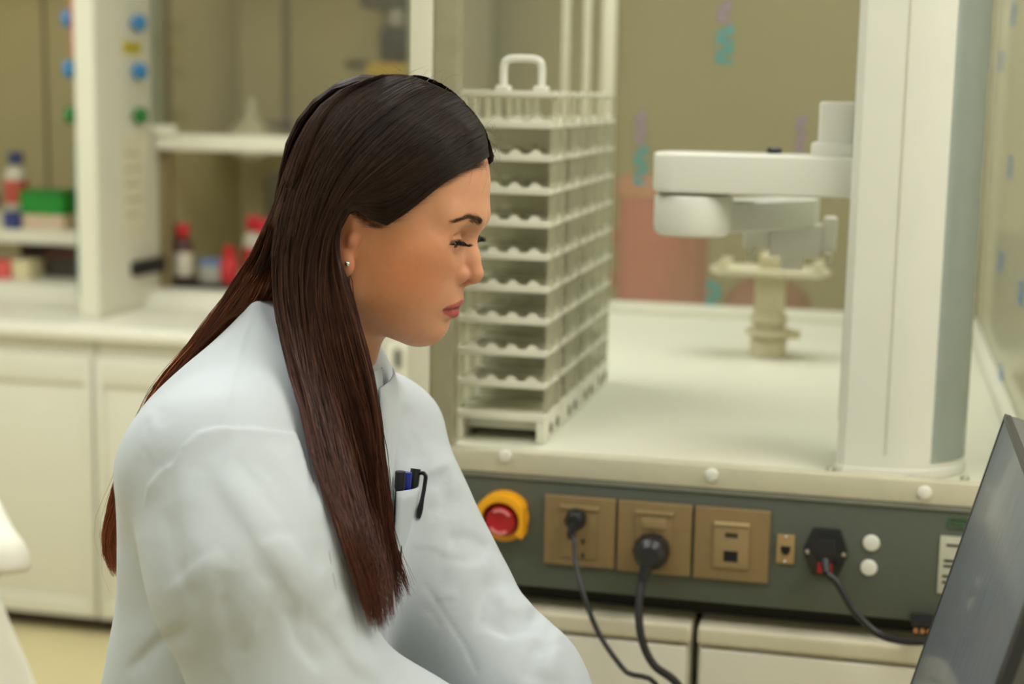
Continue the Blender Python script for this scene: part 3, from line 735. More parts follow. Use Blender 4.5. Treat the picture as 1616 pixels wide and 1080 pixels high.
def mesh_sdf(f, lo, hi, h, newton=1):
    """surface nets on a narrow band of the field f"""
    lo = np.array(lo, float); hi = np.array(hi, float); B = 4
    n = (np.ceil((hi - lo) / h / B).astype(int)) * B
    nb = n // B
    cc = np.stack(np.meshgrid(*[lo[i] + (np.arange(nb[i]) + .5) * h * B - h * .5 for i in range(3)], indexing='ij'), -1)
    dc = f(cc.reshape(-1, 3).astype(np.float32)).reshape(nb)
    near = np.abs(dc) < h * B * 1.35
    D = np.repeat(np.repeat(np.repeat(np.sign(dc) * h * B, B, 0), B, 1), B, 2).astype(np.float32)
    mask = np.repeat(np.repeat(np.repeat(near, B, 0), B, 1), B, 2)
    ii = np.argwhere(mask)
    D[mask] = f((lo + ii * h).astype(np.float32))
    s = D < 0
    # cells
    def sl(a, b, c): return tuple(slice(x, (None if x else -1)) for x in (a, b, c))
    cnt = np.zeros(np.array(D.shape) - 1, np.int8)
    for a in (0, 1):
        for b in (0, 1):
            for c in (0, 1): cnt += s[sl(a, b, c)]
    act = (cnt > 0) & (cnt < 8)
    cells = np.argwhere(act); idx = -np.ones(act.shape, np.int64); idx[act] = np.arange(len(cells))
    acc = np.zeros((len(cells), 3)); num = np.zeros(len(cells))
    corners = [(a, b, c) for a in (0, 1) for b in (0, 1) for c in (0, 1)]
    for p in corners:
        for ax in range(3):
            if p[ax]: continue
            q = list(p); q[ax] = 1
            dp = D[tuple((cells + p).T)]; dq = D[tuple((cells + q).T)]
            x = (dp < 0) != (dq < 0)
            t = np.where(x, dp / np.where(x, dp - dq, 1), 0)
            pos = np.tile(np.array(p, float), (len(cells), 1)); pos[:, ax] += t
            acc[x] += pos[x]; num[x] += 1
    V = lo + (cells + acc / num[:, None]) * h
    quads = []
    for ax in range(3):
        o1, o2 = [i for i in range(3) if i != ax]
        if ax == 1: o1, o2 = o2, o1
        a = [slice(None)] * 3; a[ax] = slice(0, -1); b = [slice(None)] * 3; b[ax] = slice(1, None)
        ch = s[tuple(a)] != s[tuple(b)]
        e = np.argwhere(ch); ins = s[tuple(a)][ch]
        ok = (e[:, o1] > 0) & (e[:, o2] > 0) & (e[:, o1] < act.shape[o1]) & (e[:, o2] < act.shape[o2])
        e = e[ok]; ins = ins[ok]
        def g(d1, d2):
            c = e.copy(); c[:, o1] -= d1; c[:, o2] -= d2; return idx[tuple(c.T)]
        Q = np.stack([g(1, 1), g(0, 1), g(0, 0), g(1, 0)], 1)
        Q[~ins] = Q[~ins][:, ::-1]; quads.append(Q)
    Q = np.vstack(quads); Q = Q[(Q >= 0).all(1)]
    for _ in range(newton):
        Nn, d = grad(f, V, h * .4)
        V = V - Nn * np.clip(d, -h, h)[:, None]
    return V, Q
def grad(f, V, e):
    V = V.astype(np.float32); d = f(V); g = np.stack([f(V + np.array(v, np.float32) * e) for v in ((1, 0, 0), (0, 1, 0), (0, 0, 1))], 1) - d[:, None]
    return g / (np.linalg.norm(g, axis=1, keepdims=True) + 1e-12), d
def march_many(f, pix, off, t0=1.1, t1=2.2):
    """first point of each view line that lies off metres outside f; the nearest point where it misses"""
    pix = np.asarray(pix, float); off = np.broadcast_to(np.asarray(off, float), (len(pix),)).copy()
    R = _fw + np.outer((pix[:, 0] - CX) / FPX, _rt) - np.outer((pix[:, 1] - CY) / FPX, _up)
    t = np.full(len(pix), t0); bd = np.full(len(pix), 9.0); bt = t.copy(); live = np.arange(len(pix))
    for _ in range(160):
        d = f((CAM + R[live] * t[live][:, None]).astype(np.float32)) - off[live]
        m = d < bd[live]; bd[live[m]] = d[m]; bt[live[m]] = t[live[m]]
        go = d >= .0006; step = np.maximum(d * .7, .0005); t[live[go]] += step[go]
        live = live[go]; live = live[t[live] < t1]
        if not len(live): break
    return CAM + R * bt[:, None]
def march(f, px, py, off=0.0): return march_many(f, [(px, py)], off)[0]
def noise3(P, seed=0, octv=3):
    r = np.random.default_rng(seed); out = np.zeros(len(P)); a = 1.0; s = 1.0
    for _ in range(octv):
        for k in range(3):
            w = r.normal(size=3); w /= np.linalg.norm(w); out += a * np.sin(P @ w * s * 6.28 + r.uniform(0, 6.28)) / 3
        s *= 2.1; a *= .5
    return out

# ---------------------------------------------------------------- the woman: head pose
def RZ(a): c, s = math.cos(a), math.sin(a); return np.array([[c, -s, 0], [s, c, 0], [0, 0, 1]])
def RY(a): c, s = math.cos(a), math.sin(a); return np.array([[c, 0, s], [0, 1, 0], [-s, 0, c]])
HR = RZ(math.radians(-12)) @ RY(math.radians(11))
HO = atY(584, 364, 1.50)
def to_head(P): return ((P - HO) @ HR).astype(np.float32)
def from_head(Q): return HO + np.asarray(Q) @ HR.T
NECKB = to_head(atY(492, 600, 1.52)[None])[0]     # base of the neck, in head axes

mm = .001
def head_sdf(Q):
    """Q in head axes: x forward, y to her left, z up; metres"""
    Y = Q.copy(); Y[:, 1] = np.abs(Q[:, 1])
    d = ell(Y, (.0125, 0, .052), (.0930, .073, .087))
    d = smin(d, ell(Y, (-.010, 0, .05), (.067, .0745, .08)), .03)
    face = ell(Y, (.046, 0, -.012), (.053, .056, .078))
    d = smin(d, face, .024)
    d = smin(d, ell(Y, (.062, .034, .004), (.028, .026, .026)), .02)             # cheekbone
    d = smin(d, cone(Y, (.006, .052, .0), (.010, .046, -.048), .014, .013), .02)  # ramus
    d = smin(d, cone(Y, (.010, .046, -.05), (.064, .014, -.076), .014, .016), .022)  # jaw
    d = smin(d, ell(Y, (.048, .026, -.045), (.034, .026, .036)), .02)            # cheek
    d = smin(d, ell(Y, (.046, .036, -.020), (.034, .0245, .038)), .02)            # cheek fullness
    d = smin(d, ell(Y, (.0705, 0, -.0735), (.0215, .022, .0205)), .014)          # chin
    d = smin(d, ell(Y, (.074, 0, -.042), (.024, .027, .023)), .012)              # muzzle
    d = smin(d, cone(Y, (.096, .008, .036), (.080, .040, .037), .010, .010), .016)  # brow
    d = smax(d, -ell(Y, (.108, .0265, .012), (.019, .019, .016)), .012)           # eye socket
    d = smin(d, ell(Y, (.0810, .0295, .013), (.0142, .0165, .0138)), .004)        # lids over the eyeball
    # nose
    d = smin(d, cone(Y, (.0895, 0, .019), (.1005, 0, -.002), .0065, .0078), .009)
    d = smin(d, cone(Y, (.1005, 0, -.002), (.1066, 0, -.0160), .0076, .0096), .007)
    d = smin(d, ell(Y, (.0930, .0118, -.0190), (.0118, .0074, .0088)), .0045)
    d = smin(d, cone(Y, (.1065, 0, -.0205), (.097, 0, -.0275), .0052, .0045), .005)
    d = smax(d, -ell(Y, (.1015, .0062, -.0262), (.0055, .0030, .0034)), .003)
    d = smax(d, -chain(Y, [((.0925, .0185, -.0085), .0014), ((.0850, .0205, -.0160), .0024), ((.0860, .0185, -.0280), .0022)], .002), .0045)   # alar crease
    # lips
    d = smin(d, chain(Y, [((.0975, 0, -.0447), .0048), ((.0930, .011, -.0472), .0046), ((.0835, .0225, -.0515), .0020)], .004), .0055)
    d = smin(d, chain(Y, [((.0952, 0, -.0570), .0056), ((.0905, .010, -.0568), .0052), ((.0835, .0215, -.0530), .0020)], .004), .0050)
    d = smax(d, -chain(Y, [((.1035, 0, -.0512), .0010), ((.0975, .010, -.0518), .0010), ((.0850, .0240, -.0526), .0012)], .002), .0022)
    # eyelid opening (she looks down: narrow) and lid crease
    d = smax(d, -chain(Y, [((.0915, .0160, .0092), .0016), ((.0948, .0250, .0108), .0034), ((.0905, .0360, .0118), .0033), ((.0825, .0440, .0122), .0013)], .003), .0012)
    d = smax(d, -chain(Y, [((.0930, .0175, .0180), .0008), ((.0950, .0275, .0210), .0010), ((.0895, .0400, .0190), .0009)], .002), .0035)
    E_ = Y - np.array([.0030, 0, .001], np.float32)
    # ear
    e = ell(E_, (-.008, .0735, .004), (.0185, .0060, .0310))
    e = smin(e, ell(E_, (.002, .0735, -.0265), (.0085, .0055, .0105)), .006)
    e = smax(e, -ell(E_, (-.006, .0800, .002), (.0100, .0060, .0145)), .004)
    e = smin(e, chain(E_, [((.004, .0745, .012), .0030), ((.0055, .0760, .024), .0034), ((-.006, .0790, .0335), .0036), ((-.020, .0810, .026), .0036), ((-.0255, .0810, .006), .0034), ((-.016, .0790, -.014), .0030)], .003), .004)
    e = smin(e, ell(E_, (.0045, .0755, -.002), (.0050, .0042, .0060)), .004)
    d = smin(d, e, .006)
    # neck
    nb = NECKB
    d = smin(d, cone(Q, (-.014, 0, -.035), (nb[0], nb[1], nb[2]), .050, .056), .022)
    return d
def head_world(P): return head_sdf(to_head(P))

# ---------------------------------------------------------------- the woman: coat shape
TY = math.radians(21)
TF = np.array([math.cos(TY), -math.sin(TY)]); TL = np.array([math.sin(TY), math.cos(TY)])
#        z     pixel x of centre   a(fore-aft) b(lateral)
ROWS = [(1.375, 512, .058, .060), (1.340, 486, .070, .078), (1.300, 450, .090, .120), (1.260, 424, .110, .165), (1.215, 418, .117, .182),
        (1.16, 420, .120, .180), (1.08, 414, .124, .174), (1.0, 398, .132, .175), (.9, 384, .150, .19), (.7, 392, .165, .205), (.5, 392, .18, .22)]
_rz = np.array([r[0] for r in ROWS])[::-1]
_rX = np.array([(r[1] - CX) / FPX * 1.52 + (.0 if True else 0) for r in ROWS])[::-1]
_ra = np.array([r[2] for r in ROWS])[::-1]; _rb = np.array([r[3] for r in ROWS])[::-1]
_zz = np.linspace(.45, 1.42, 400)
def _sm(v):
    w = np.interp(_zz, _rz, v); k = np.hanning(31); k /= k.sum(); return np.convolve(np.pad(w, 15, 'edge'), k, 'valid')
_tX, _ta, _tb = _sm(_rX), _sm(_ra), _sm(_rb)
TYC = 1.50
SR = atY(352, 748, 1.365); SL = atY(600, 694, 1.635); TRAP = atY(535, 612, 1.57)
ARM_N = [(SR, .082), (atY(398, 900, 1.315), .078), (atY(470, 1105, 1.30), .074), (atY(640, 1190, 1.33), .060), (atY(800, 1255, 1.37), .046)]
ARM_F = [(SL, .067), (atY(640, 830, 1.595), .063), (atY(694, 940, 1.56), .061), (atY(812, 1090, 1.50), .060), (atY(930, 1250, 1.46), .046)]
def coat_sdf(P):
    z = P[:, 2]; x0 = np.interp(z, _zz, _tX); a = np.interp(z, _zz, _ta); b = np.interp(z, _zz, _tb)
    dx = P[:, 0] - x0; dy = P[:, 1] - TYC
    f = dx * TF[0] + dy * TF[1]; l = dx * TL[0] + dy * TL[1]
    q = np.sqrt((f / a) ** 2 + (l / b) ** 2 + 1e-9)
    q2 = np.sqrt((f / a ** 2) ** 2 + (l / b ** 2) ** 2 + 1e-9)
    d = q * (q - 1) / q2 * .85
    d = smax(d, (z - 1.343 + .55 * f) * .87, .01); d = smax(d, .50 - z, .01)
    kz = np.interp(z, [1.12, 1.23], [.012, .042])
    d = smin(d, chain(P, ARM_N, .05), kz)
    d = smin(d, cone(P, TRAP, SL, .045, .060), .03)
    d = smin(d, chain(P, ARM_F, .05), .026)
    # chest fullness
    return d
# ---------------------------------------------------------------- the woman
SKIN = mat('skin', (200, 150, 118), .44, var=.03, scale=160, bump=.08, bscale=900, attr='col', sss=.25, spec=.5)
PERSON_BASE = Vector((-.25, 1.5, 0))
lo = np.array((-.11, -.1, -.2)); hi = np.array((.125, .1, .15))
Vh, Qh = mesh_sdf(head_sdf, lo, hi, .0014)
# skin colours; base and cheek tint also paint in the cool front light
def sstep(a, b, x): t = np.clip((x - a) / (b - a), 0, 1); return t * t * (3 - 2 * t)
def seg2(p, pts):
    d = np.full(len(p), 9.0)
    for a, b in zip(pts, pts[1:]):
        a = np.array(a); b = np.array(b); ba = b - a; t = np.clip(((p - a) @ ba) / (ba @ ba), 0, 1)
        d = np.minimum(d, np.linalg.norm(p - a - t[:, None] * ba, axis=1))
    return d
x, y, z = Vh.T; ay = np.abs(y)
base = np.array(lin((214, 156, 121))); C = np.tile(base, (len(Vh), 1))  # less saturated base, painting cool light on forehead and nose
def tint(w, rgb):
    global C
    C = C * (1 - w[:, None]) + np.array(lin(rgb)) * w[:, None]
ch = np.exp(-(((x - .056) / .045) ** 2 + ((z + .018) / .04) ** 2)) * sstep(.015, .045, ay); tint(ch * .75, (222, 140, 92))  # cheek flush, deepened in colour against the cool front light
tint(np.exp(-(((x - .108) / .012) ** 2 + ((z + .016) / .014) ** 2)) * .35, (198, 122, 98))
tint((sstep(.066, .074, ay) * (z < .05) * (z > -.05)) * .4, (190, 110, 84))
lipu = seg2(np.stack([ay, z], 1), [(0, -.0462), (.011, -.0480), (.021, -.0516)]); lipl = seg2(np.stack([ay, z], 1), [(0, -.0570), (.010, -.0565), (.0205, -.0532)])
wl = np.maximum(1 - sstep(.0030 - ay * .05, .0048 - ay * .06, lipu), 1 - sstep(.0050 - ay * .12, .0068 - ay * .12, lipl)) * (x > .078)
tint(wl * .95, (188, 88, 88))
tint((1 - sstep(.0008, .0022, seg2(np.stack([ay, z], 1), [(0, -.0512), (.011, -.0518), (.0235, -.0526)]))) * (x > .078) * .8, (110, 42, 44))  # darker line between the lips
br = seg2(np.stack([ay, z], 1), [(.016, .0340), (.022, .0365), (.035, .0392), (.047, .0350)])
tint((1 - sstep(.0016, .0040, br + .0012 * (ay > .04))) * (x > .055) * .55, (104, 74, 58))
lid = seg2(np.stack([ay, z], 1), [(.0155, .0112), (.0250, .0142), (.0360, .0148), (.0450, .0134)])
tint((1 - sstep(.0010, .0026, lid)) * (x > .06) * .85, (46, 30, 26))
tint((1 - sstep(.001, .006, seg2(np.stack([ay, z], 1), [(.0175, .0180), (.0275, .0210), (.0445, .0170)]))) * (x > .06) * .35, (150, 92, 70))  # darker band along the lid crease
# scalp under the hair
xl = np.interp(z, [.022, .030, .048, .070, .086, .094, .105, .14], [.004, .020, .036, .058, .082, .099, .112, .13])
sc = np.where(z > .022, sstep(-.004, .004, xl - x - .004), sstep(-.004, .004, -.024 - x)) * (z > -.075)
sc = sc * (1 - (ay > .0705) * (z < .038) * (x > -.012))
tint(sc, (30, 20, 17))
Vw = from_head(Vh)

keep = (sc[Qh] > .75).all(1) & (Vh[Qh][:, :, 2] > -.06).all(1)
Nh, _ = grad(head_sdf, Vh, .002)
used = np.unique(Qh[keep]); remap = np.full(len(Vh), -1); remap[used] = np.arange(len(used))
CAP = (from_head(Vh[used] + Nh[used] * .0012), remap[Qh[keep]])
# ---- rest of the body (inside the clothes: torso, arms, legs, hands) as one field
wristN = ARM_N[-1][0]; wristF = ARM_F[-1][0]
DESKZ = .865
def hand_prims(w, yawdeg, mir):
    """palm and five bent fingers resting on the desk"""
    a = math.radians(yawdeg); f = np.array([math.cos(a), math.sin(a), 0]); s = np.array([-math.sin(a), math.cos(a), 0]) * mir; up = np.array([0, 0, 1.0])
    pr = []
    k0 = w + f * .075; k0[2] = DESKZ + .038
    pr.append((w, k0, .024, .026))
    for i, (off, L) in enumerate(((-.027, .070), (-.009, .080), (.009, .076), (.025, .062))):
        b = w + f * .075 + s * off; b[2] = DESKZ + .042
        m = b + f * L * .5 + up * .008; e = b + f * L * .92; e[2] = DESKZ + .012
        pr += [(w + s * off * .5, b, .013, .0105), (b, m, .0098, .009), (m, e, .009, .0075)]
    tb = w + f * .02 - s * .022; tm = w + f * .055 - s * .05; te = w + f * .085 - s * .055
    tb[2] = w[2] - .005; tm[2] = DESKZ + .03; te[2] = DESKZ + .013
    pr += [(tb, tm, .013, .0105), (tm, te, .0105, .008)]
    return pr
HANDS = hand_prims(wristN.copy(), 18, 1) + hand_prims(wristF.copy(), -25, -1)
nb_w = atY(492, 600, 1.52)
def body_sdf(P):
    d = cone(P, nb_w, (_tX[250] , TYC, 1.12), .05, .09)
    d = smin(d, cone(P, (np.interp(1.12, _zz, _tX), TYC, 1.12), (np.interp(.9, _zz, _tX), TYC, .9), .09, .10), .03)
    d = smin(d, cone(P, SR, SL, .045, .045), .04)
    for arm in (ARM_N, ARM_F):
        d = smin(d, chain(P, [(p, r * .55 if i < len(arm) - 1 else .026) for i, (p, r) in enumerate(arm)], .03), .02)
    for a, b, ra, rb in HANDS: d = smin(d, cone(P, a, b, ra, rb), .006)
    for s in (-1, 1):
        hx = np.array([-.26, TYC, .86]) + np.array([TL[0], TL[1], 0]) * .085 * s
        kn = np.array([-.25, TYC, .47]) + np.array([TL[0], TL[1], 0]) * .085 * s
        an = np.array([-.27, TYC, .09]) + np.array([TL[0], TL[1], 0]) * .085 * s
        d = smin(d, chain(P, [(hx, .082), (kn, .052), (an, .036)], .03), .02)
    return d
Vb, Qb = mesh_sdf(body_sdf, (-.5, 1.15, .02), (.25, 1.85, 1.36), .006)
Cb = np.tile(base, (len(Vb), 1))
# weld head and body into one mesh (they meet inside the collar)
person = npmesh('person', np.vstack([Vw, Vb]) - np.array(PERSON_BASE), np.vstack([Qh, Qb + len(Vw)]), SKIN, None, True, np.vstack([C, Cb]))
person.location = PERSON_BASE
tag(person, 'woman in a white lab coat with long brown hair looking down at the monitor', 'person')
def pchild(o):
    o.parent = person; o.matrix_parent_inverse = Matrix.Translation(-PERSON_BASE); return o

# eyes
EYEW = mat('eye_white', (214, 204, 194), .15, coat=.5, var=.02); IRIS = mat('iris_brown', (38, 24, 18), .12, coat=.8)
for sy in (-1, 1):
    c = np.array((.0807, .0295 * sy, .0125)); g = np.array((.90, .02 * sy, -.30)); g /= np.linalg.norm(g)
    M = Matrix.Translation(Vector(from_head(c))) @ Matrix(HR.tolist()).to_4x4() @ Vector(g).to_track_quat('Z', 'Y').to_matrix().to_4x4()
    R = .0128
    prof = [(R * math.sin(a), R * math.cos(a)) for a in np.linspace(math.pi - .05, .48, 18)] + [(R * .3, R * .91)]
    e = pchild(MB().lathe(prof, 28, M).build('eye', EYEW, None, 0)); e.data.polygons.foreach_set('use_smooth', [True] * len(e.data.polygons))
    prof2 = [(R * 1.004 * math.sin(a), R * 1.004 * math.cos(a)) for a in np.linspace(.5, .03, 8)]
    i = MB().lathe(prof2, 24, M).build('iris', IRIS, None, 60); i.parent = e
    i.matrix_parent_inverse = Matrix.Identity(4)

# strands -> mesh
def strand_mesh(P, R):
    """P (S,M,3) centre lines, R (S,M) radii -> triangular tubes"""
    S, M, _ = P.shape
    T = np.gradient(P, axis=1); T /= np.linalg.norm(T, axis=2, keepdims=True) + 1e-12
    ref = np.array([.31, -.9, .3]); A = np.cross(T, ref); A /= np.linalg.norm(A, axis=2, keepdims=True) + 1e-9; Bv = np.cross(T, A)
    V = np.stack([P + (A * math.cos(q) + Bv * math.sin(q)) * R[..., None] for q in (0, 2.094, 4.189)], 2)
    base_i = np.arange(S)[:, None] * M * 3 + np.arange(M - 1)[None] * 3
    F = []
    for k in range(3):
        k2 = (k + 1) % 3; F.append(np.stack([base_i + k, base_i + k2, base_i + 3 + k2, base_i + 3 + k], -1).reshape(-1, 4))
    return V.reshape(-1, 3), np.vstack(F)
HAIRM = mat('dark_brown_hair', (40, 24, 18), .42, var=.18, scale=60, attr='col', spec=.26)
HAIRC = mat('hair_underlayer', (40, 24, 18), .9, var=.18, scale=60, attr='col', spec=.1)
# eyelashes and eyebrows as short strands
def brow_lash(sy):
    g = np.random.default_rng(11 + sy)
    P = []; R = []
    for _ in range(300):
        s = g.uniform(0, 1)
        yy = np.interp(s, [0, .3, .65, 1], [.0145, .022, .034, .0475]); zz_ = np.interp(s, [0, .3, .65, 1], [.0330, .0358, .0388, .0345]) + g.normal() * np.interp(s, [0, .4, 1], [.0017, .0019, .0007])
        L = g.uniform(.004, .0065); dy = L * .95; dz = np.interp(s, [0, .5, 1], [.0045, .001, -.003]) * .8
        P.append([(yy, zz_), (yy + dy * .5, zz_ + dz * .6), (yy + dy, zz_ + dz)]); R.append([.00010, .00009, .00003])
    P = np.array(P); Y = P[..., 0] * sy
    # drop onto the face along x
    X = np.full(Y.shape, .125)
    for _ in range(45):
        d = head_sdf(np.stack([X, Y, P[..., 1]], -1).reshape(-1, 3).astype(np.float32)).reshape(X.shape); X = X - np.maximum(d - .0003, -.001) * .6
    P3 = np.stack([X, Y, P[..., 1]], -1)
    V1, F1 = strand_mesh(from_head(P3), np.array(R))
    Pl = []; Rl = []
    for _ in range(95):
        s = g.uniform(0, 1); yy = np.interp(s, [0, .33, .7, 1], [.0160, .0250, .0360, .0450]); zz_ = np.interp(s, [0, .33, .7, 1], [.0112, .0140, .0146, .0138])
        xx = np.interp(s, [0, .33, .7, 1], [.0925, .0963, .0925, .0840]) + .0006
        out = np.array([.85, (s - .35) * .9, -.35]); out /= np.linalg.norm(out); L = np.interp(s, [0, .5, 1], [.0075, .0115, .011]) * g.uniform(.8, 1.1)
        b = np.array([xx, yy, zz_]); q = [b, b + out * L * .45 + (0, 0, -.0004), b + out * L * .8 + (0, 0, .0008), b + out * L + (0, 0, .0030)]
        Pl.append([(p[0], p[1] * sy, p[2]) for p in q]); Rl.append([.00022, .0002, .00016, .00005])
    V2, F2 = strand_mesh(from_head(np.array(Pl)), np.array(Rl))
    for nm, V_, F_, rgb in (('eyebrow', V1, F1, (78, 56, 44)), ('eyelashes', V2, F2, (14, 11, 10))):
        c = np.tile(np.array(lin(rgb)), (len(V_), 1)); pchild(npmesh(nm, V_, F_, HAIRM, None, True, c))
brow_lash(-1); brow_lash(1)
# earrings
for sy in (-1, 1):
    p = from_head((.008, .0795 * sy, -.0225))
    b = MB(); b.sphere(p, .0026, 14); b.cyl(p, from_head((.008, .070 * sy, -.0225)), .0006, n=8)
    er = pchild(b.build('earring', mat('silver_stud', (225, 228, 230), .12, metal=.95), None)); er['label'] = 'small silver stud earring'

# ---------------------------------------------------------------- lab coat
COATM = mat('white_cotton', (194, 201, 207), .75, var=.012, scale=25, bump=.12, bscale=1400, sheen=.15)
Vc, Qc = mesh_sdf(coat_sdf, (-.62, 1.12, .48), (.26, 1.82, 1.40), .0035)
Nc, _ = grad(coat_sdf, Vc, .004)
# folds: strokes given where they run over the cloth as seen from the front side
dd = Vc - CAM; zc_ = dd @ _fw; PX = np.stack([CX + FPX * (dd @ _rt) / zc_, CY - FPX * (dd @ _up) / zc_], 1)
facing = sstep(-.05, .35, -(Nc * (dd / np.linalg.norm(dd, axis=1, keepdims=True))).sum(1))
disp = np.zeros(len(Vc))
def stroke(pts, w, amp, near=True, kind='ridge'):
    """a fold running along pts; w half width in pixels at the cloth, amp metres (negative = valley)"""
    global disp
    p = np.array(pts, float); d = np.full(len(Vc), 1e9); tpar = np.zeros(len(Vc)); sgn = np.zeros(len(Vc))
    Ls = np.r_[0, np.cumsum(np.linalg.norm(np.diff(p, axis=0), axis=1))]
    for i in range(len(p) - 1):
        ba = p[i + 1] - p[i]; q = PX - p[i]; t = np.clip((q @ ba) / (ba @ ba), 0, 1); r = q - t[:, None] * ba; e = np.linalg.norm(r, axis=1)
        m = e < d; d[m] = e[m]; tpar[m] = (Ls[i] + t[m] * np.linalg.norm(ba)) / Ls[-1]; sgn[m] = np.sign(ba[0] * q[m, 1] - ba[1] * q[m, 0])
    sel = (Vc[:, 1] < 1.47) if near else (Vc[:, 1] > 1.36)
    taper = np.clip(np.minimum(tpar, 1 - tpar) * 5, 0, 1) ** .7
    if kind == 'ridge':
        w2 = np.where(sgn > 0, w * .8, w * 2.0); prof = np.exp(-(d / w2) ** 2); amp = amp * .55
    elif kind == 'step': prof = np.where(sgn > 0, np.exp(-d / (2.2 * w)), 0) * sstep(0, 4.0, d)
    elif kind == 'seam': prof = np.exp(-(d / w) ** 2); taper = np.ones_like(taper)
    disp += amp * prof * taper * sel * facing
arm_seam = [(222, 800), (232, 768), (250, 745), (274, 730), (290, 702), (314, 682), (342, 675), (400, 677), (466, 685), (482, 740), (492, 800)]
stroke(arm_seam, 14, .0042, True, 'step')
stroke([(408, 480), (388, 545), (370, 620), (358, 674)], 9, .0018, True, 'step')
stroke([(333, 722), (372, 780), (424, 855), (470, 925), (520, 985)], 26, .0085)
stroke([(372, 722), (420, 780), (470, 845), (508, 905)], 20, -.0055)
stroke([(420, 705), (470, 765), (508, 830)], 20, .005)
stroke([(300, 742), (292, 810), (300, 880), (330, 960)], 22, .0045)
stroke([(262, 800), (275, 880), (312, 965)], 14, -.0035)
stroke([(352, 872), (310, 900), (262, 938)], 11, .0036)
stroke([(392, 1030), (400, 975), (424, 915)], 12, .0040)
stroke([(352, 900), (352, 960), (372, 1040)], 15, -.0045)
stroke([(498, 850), (494, 920), (486, 1000)], 9, -.0028)
stroke([(540, 930), (524, 985), (560, 1040), (600, 1075)], 14, .0055)
stroke([(455, 960), (470, 1010), (510, 1060)], 13, -.0045)
stroke([(410, 858), (436, 842), (466, 846)], 8, -.0030)
stroke([(236, 700), (212, 760), (215, 850)], 18, -.0040)
stroke([(250, 650), (228, 720), (235, 790)], 14, .0030)
stroke([(190, 830), (210, 900), (215, 1000)], 18, -.0040)
stroke([(300, 985), (250, 1010), (200, 1060)], 9, -.0060)
# far sleeve
F_ = False
stroke([(662, 757), (685, 742), (708, 738), (716, 762), (712, 790)], 8, .006, F_)
stroke([(672, 775), (695, 765), (700, 790), (692, 815)], 9, -.006, F_)
stroke([(640, 640), (655, 690), (650, 740)], 12, -.005, F_)
stroke([(690, 700), (680, 740), (660, 770)], 12, .004, F_)
stroke([(720, 760), (738, 800), (735, 850), (715, 880)], 14, .005, F_)
stroke([(772, 868), (740, 850), (705, 850)], 12, -.007, F_)
stroke([(778, 890), (740, 900), (700, 895)], 12, .005, F_)
stroke([(765, 985), (800, 1000), (835, 990), (858, 962)], 11, -.008, F_)
stroke([(780, 930), (800, 960), (830, 965), (850, 945)], 12, .006, F_)
stroke([(776, 905), (762, 950), (758, 1000)], 11, -.005, F_)
stroke([(885, 985), (868, 1030), (858, 1075)], 11, .006, F_)
stroke([(850, 1010), (836, 1050), (832, 1080)], 11, -.006, F_)
stroke([(672, 925), (705, 975), (735, 1020), (752, 1060)], 4, -.0008, F_, 'seam')
g_ = np.random.default_rng(5)
for _ in range(24):        # fine creases
    x0, y0 = g_.uniform(215, 560), g_.uniform(640, 1060); a_ = g_.uniform(.6, 1.35); L_ = g_.uniform(25, 80)
    stroke([(x0, y0), (x0 + L_ * .5 * math.cos(a_), y0 + L_ * .5 * math.sin(a_)), (x0 + L_ * math.cos(a_ + .25), y0 + L_ * math.sin(a_ + .25))], g_.uniform(4, 8), g_.choice([-1, 1]) * g_.uniform(.0006, .0014))
for _ in range(16):
    x0, y0 = g_.uniform(640, 880), g_.uniform(640, 1060); a_ = g_.uniform(-.9, .9); L_ = g_.uniform(25, 70)
    stroke([(x0, y0), (x0 + L_ * .5 * math.cos(a_), y0 + L_ * .5 * math.sin(a_)), (x0 + L_ * math.cos(a_ + .3), y0 + L_ * math.sin(a_ + .3))], g_.uniform(5, 9), g_.choice([-1, 1]) * g_.uniform(.0008, .0024), False)
disp += .0016 * noise3(Vc * np.array([4, 4, 3]), 3) + .0007 * noise3(Vc * 11, 5, 2)
Vd = Vc + Nc * disp[:, None]
coat = pchild(npmesh('lab_coat', Vd, Qc, COATM)); coat['label'] = 'white long-sleeved lab coat'
def cchild(o):
    o.parent = coat; return o          # the coat's own frame is the world frame
# collar: a folded band standing round the neck, open at the front
ncw = atY(478, 568, 1.515)
ang = np.linspace(math.radians(-28), math.radians(-332), 73)     # leaves the throat open, measured from her front
V = []; F = []
axisup = np.array([.50, -.10, .86]); axisup /= np.linalg.norm(axisup)
e1 = np.array([TF[0], TF[1], 0]); e1 -= axisup * (e1 @ axisup); e1 /= np.linalg.norm(e1); e2 = np.cross(axisup, e1)
prof = [(.062, -.030), (.0595, .0), (.0600, .026), (.0625, .031), (.0660, .028), (.0720, .008), (.0800, -.020), (.0825, -.030), (.0795, -.031), (.0730, -.010)]
for a in ang:
    wv = 1 + .03 * math.sin(3 * a) ; fr = abs((a - math.radians(-180)) / math.radians(152))
    for r, h in prof:
        rr = r * wv * (1 + .22 * fr ** 3); hh = h * (1 + .5 * fr ** 4 * (h < 0)) - .030 * fr ** 2
        V.append(ncw + e1 * math.cos(a) * rr * 1.02 + e2 * math.sin(a) * rr + axisup * hh)
K = len(prof)
for i in range(len(ang) - 1):
    for k in range(K): F.append((i * K + k, i * K + (k + 1) % K, (i + 1) * K + (k + 1) % K, (i + 1) * K + k))
cchild(npmesh('collar', V, F, COATM))
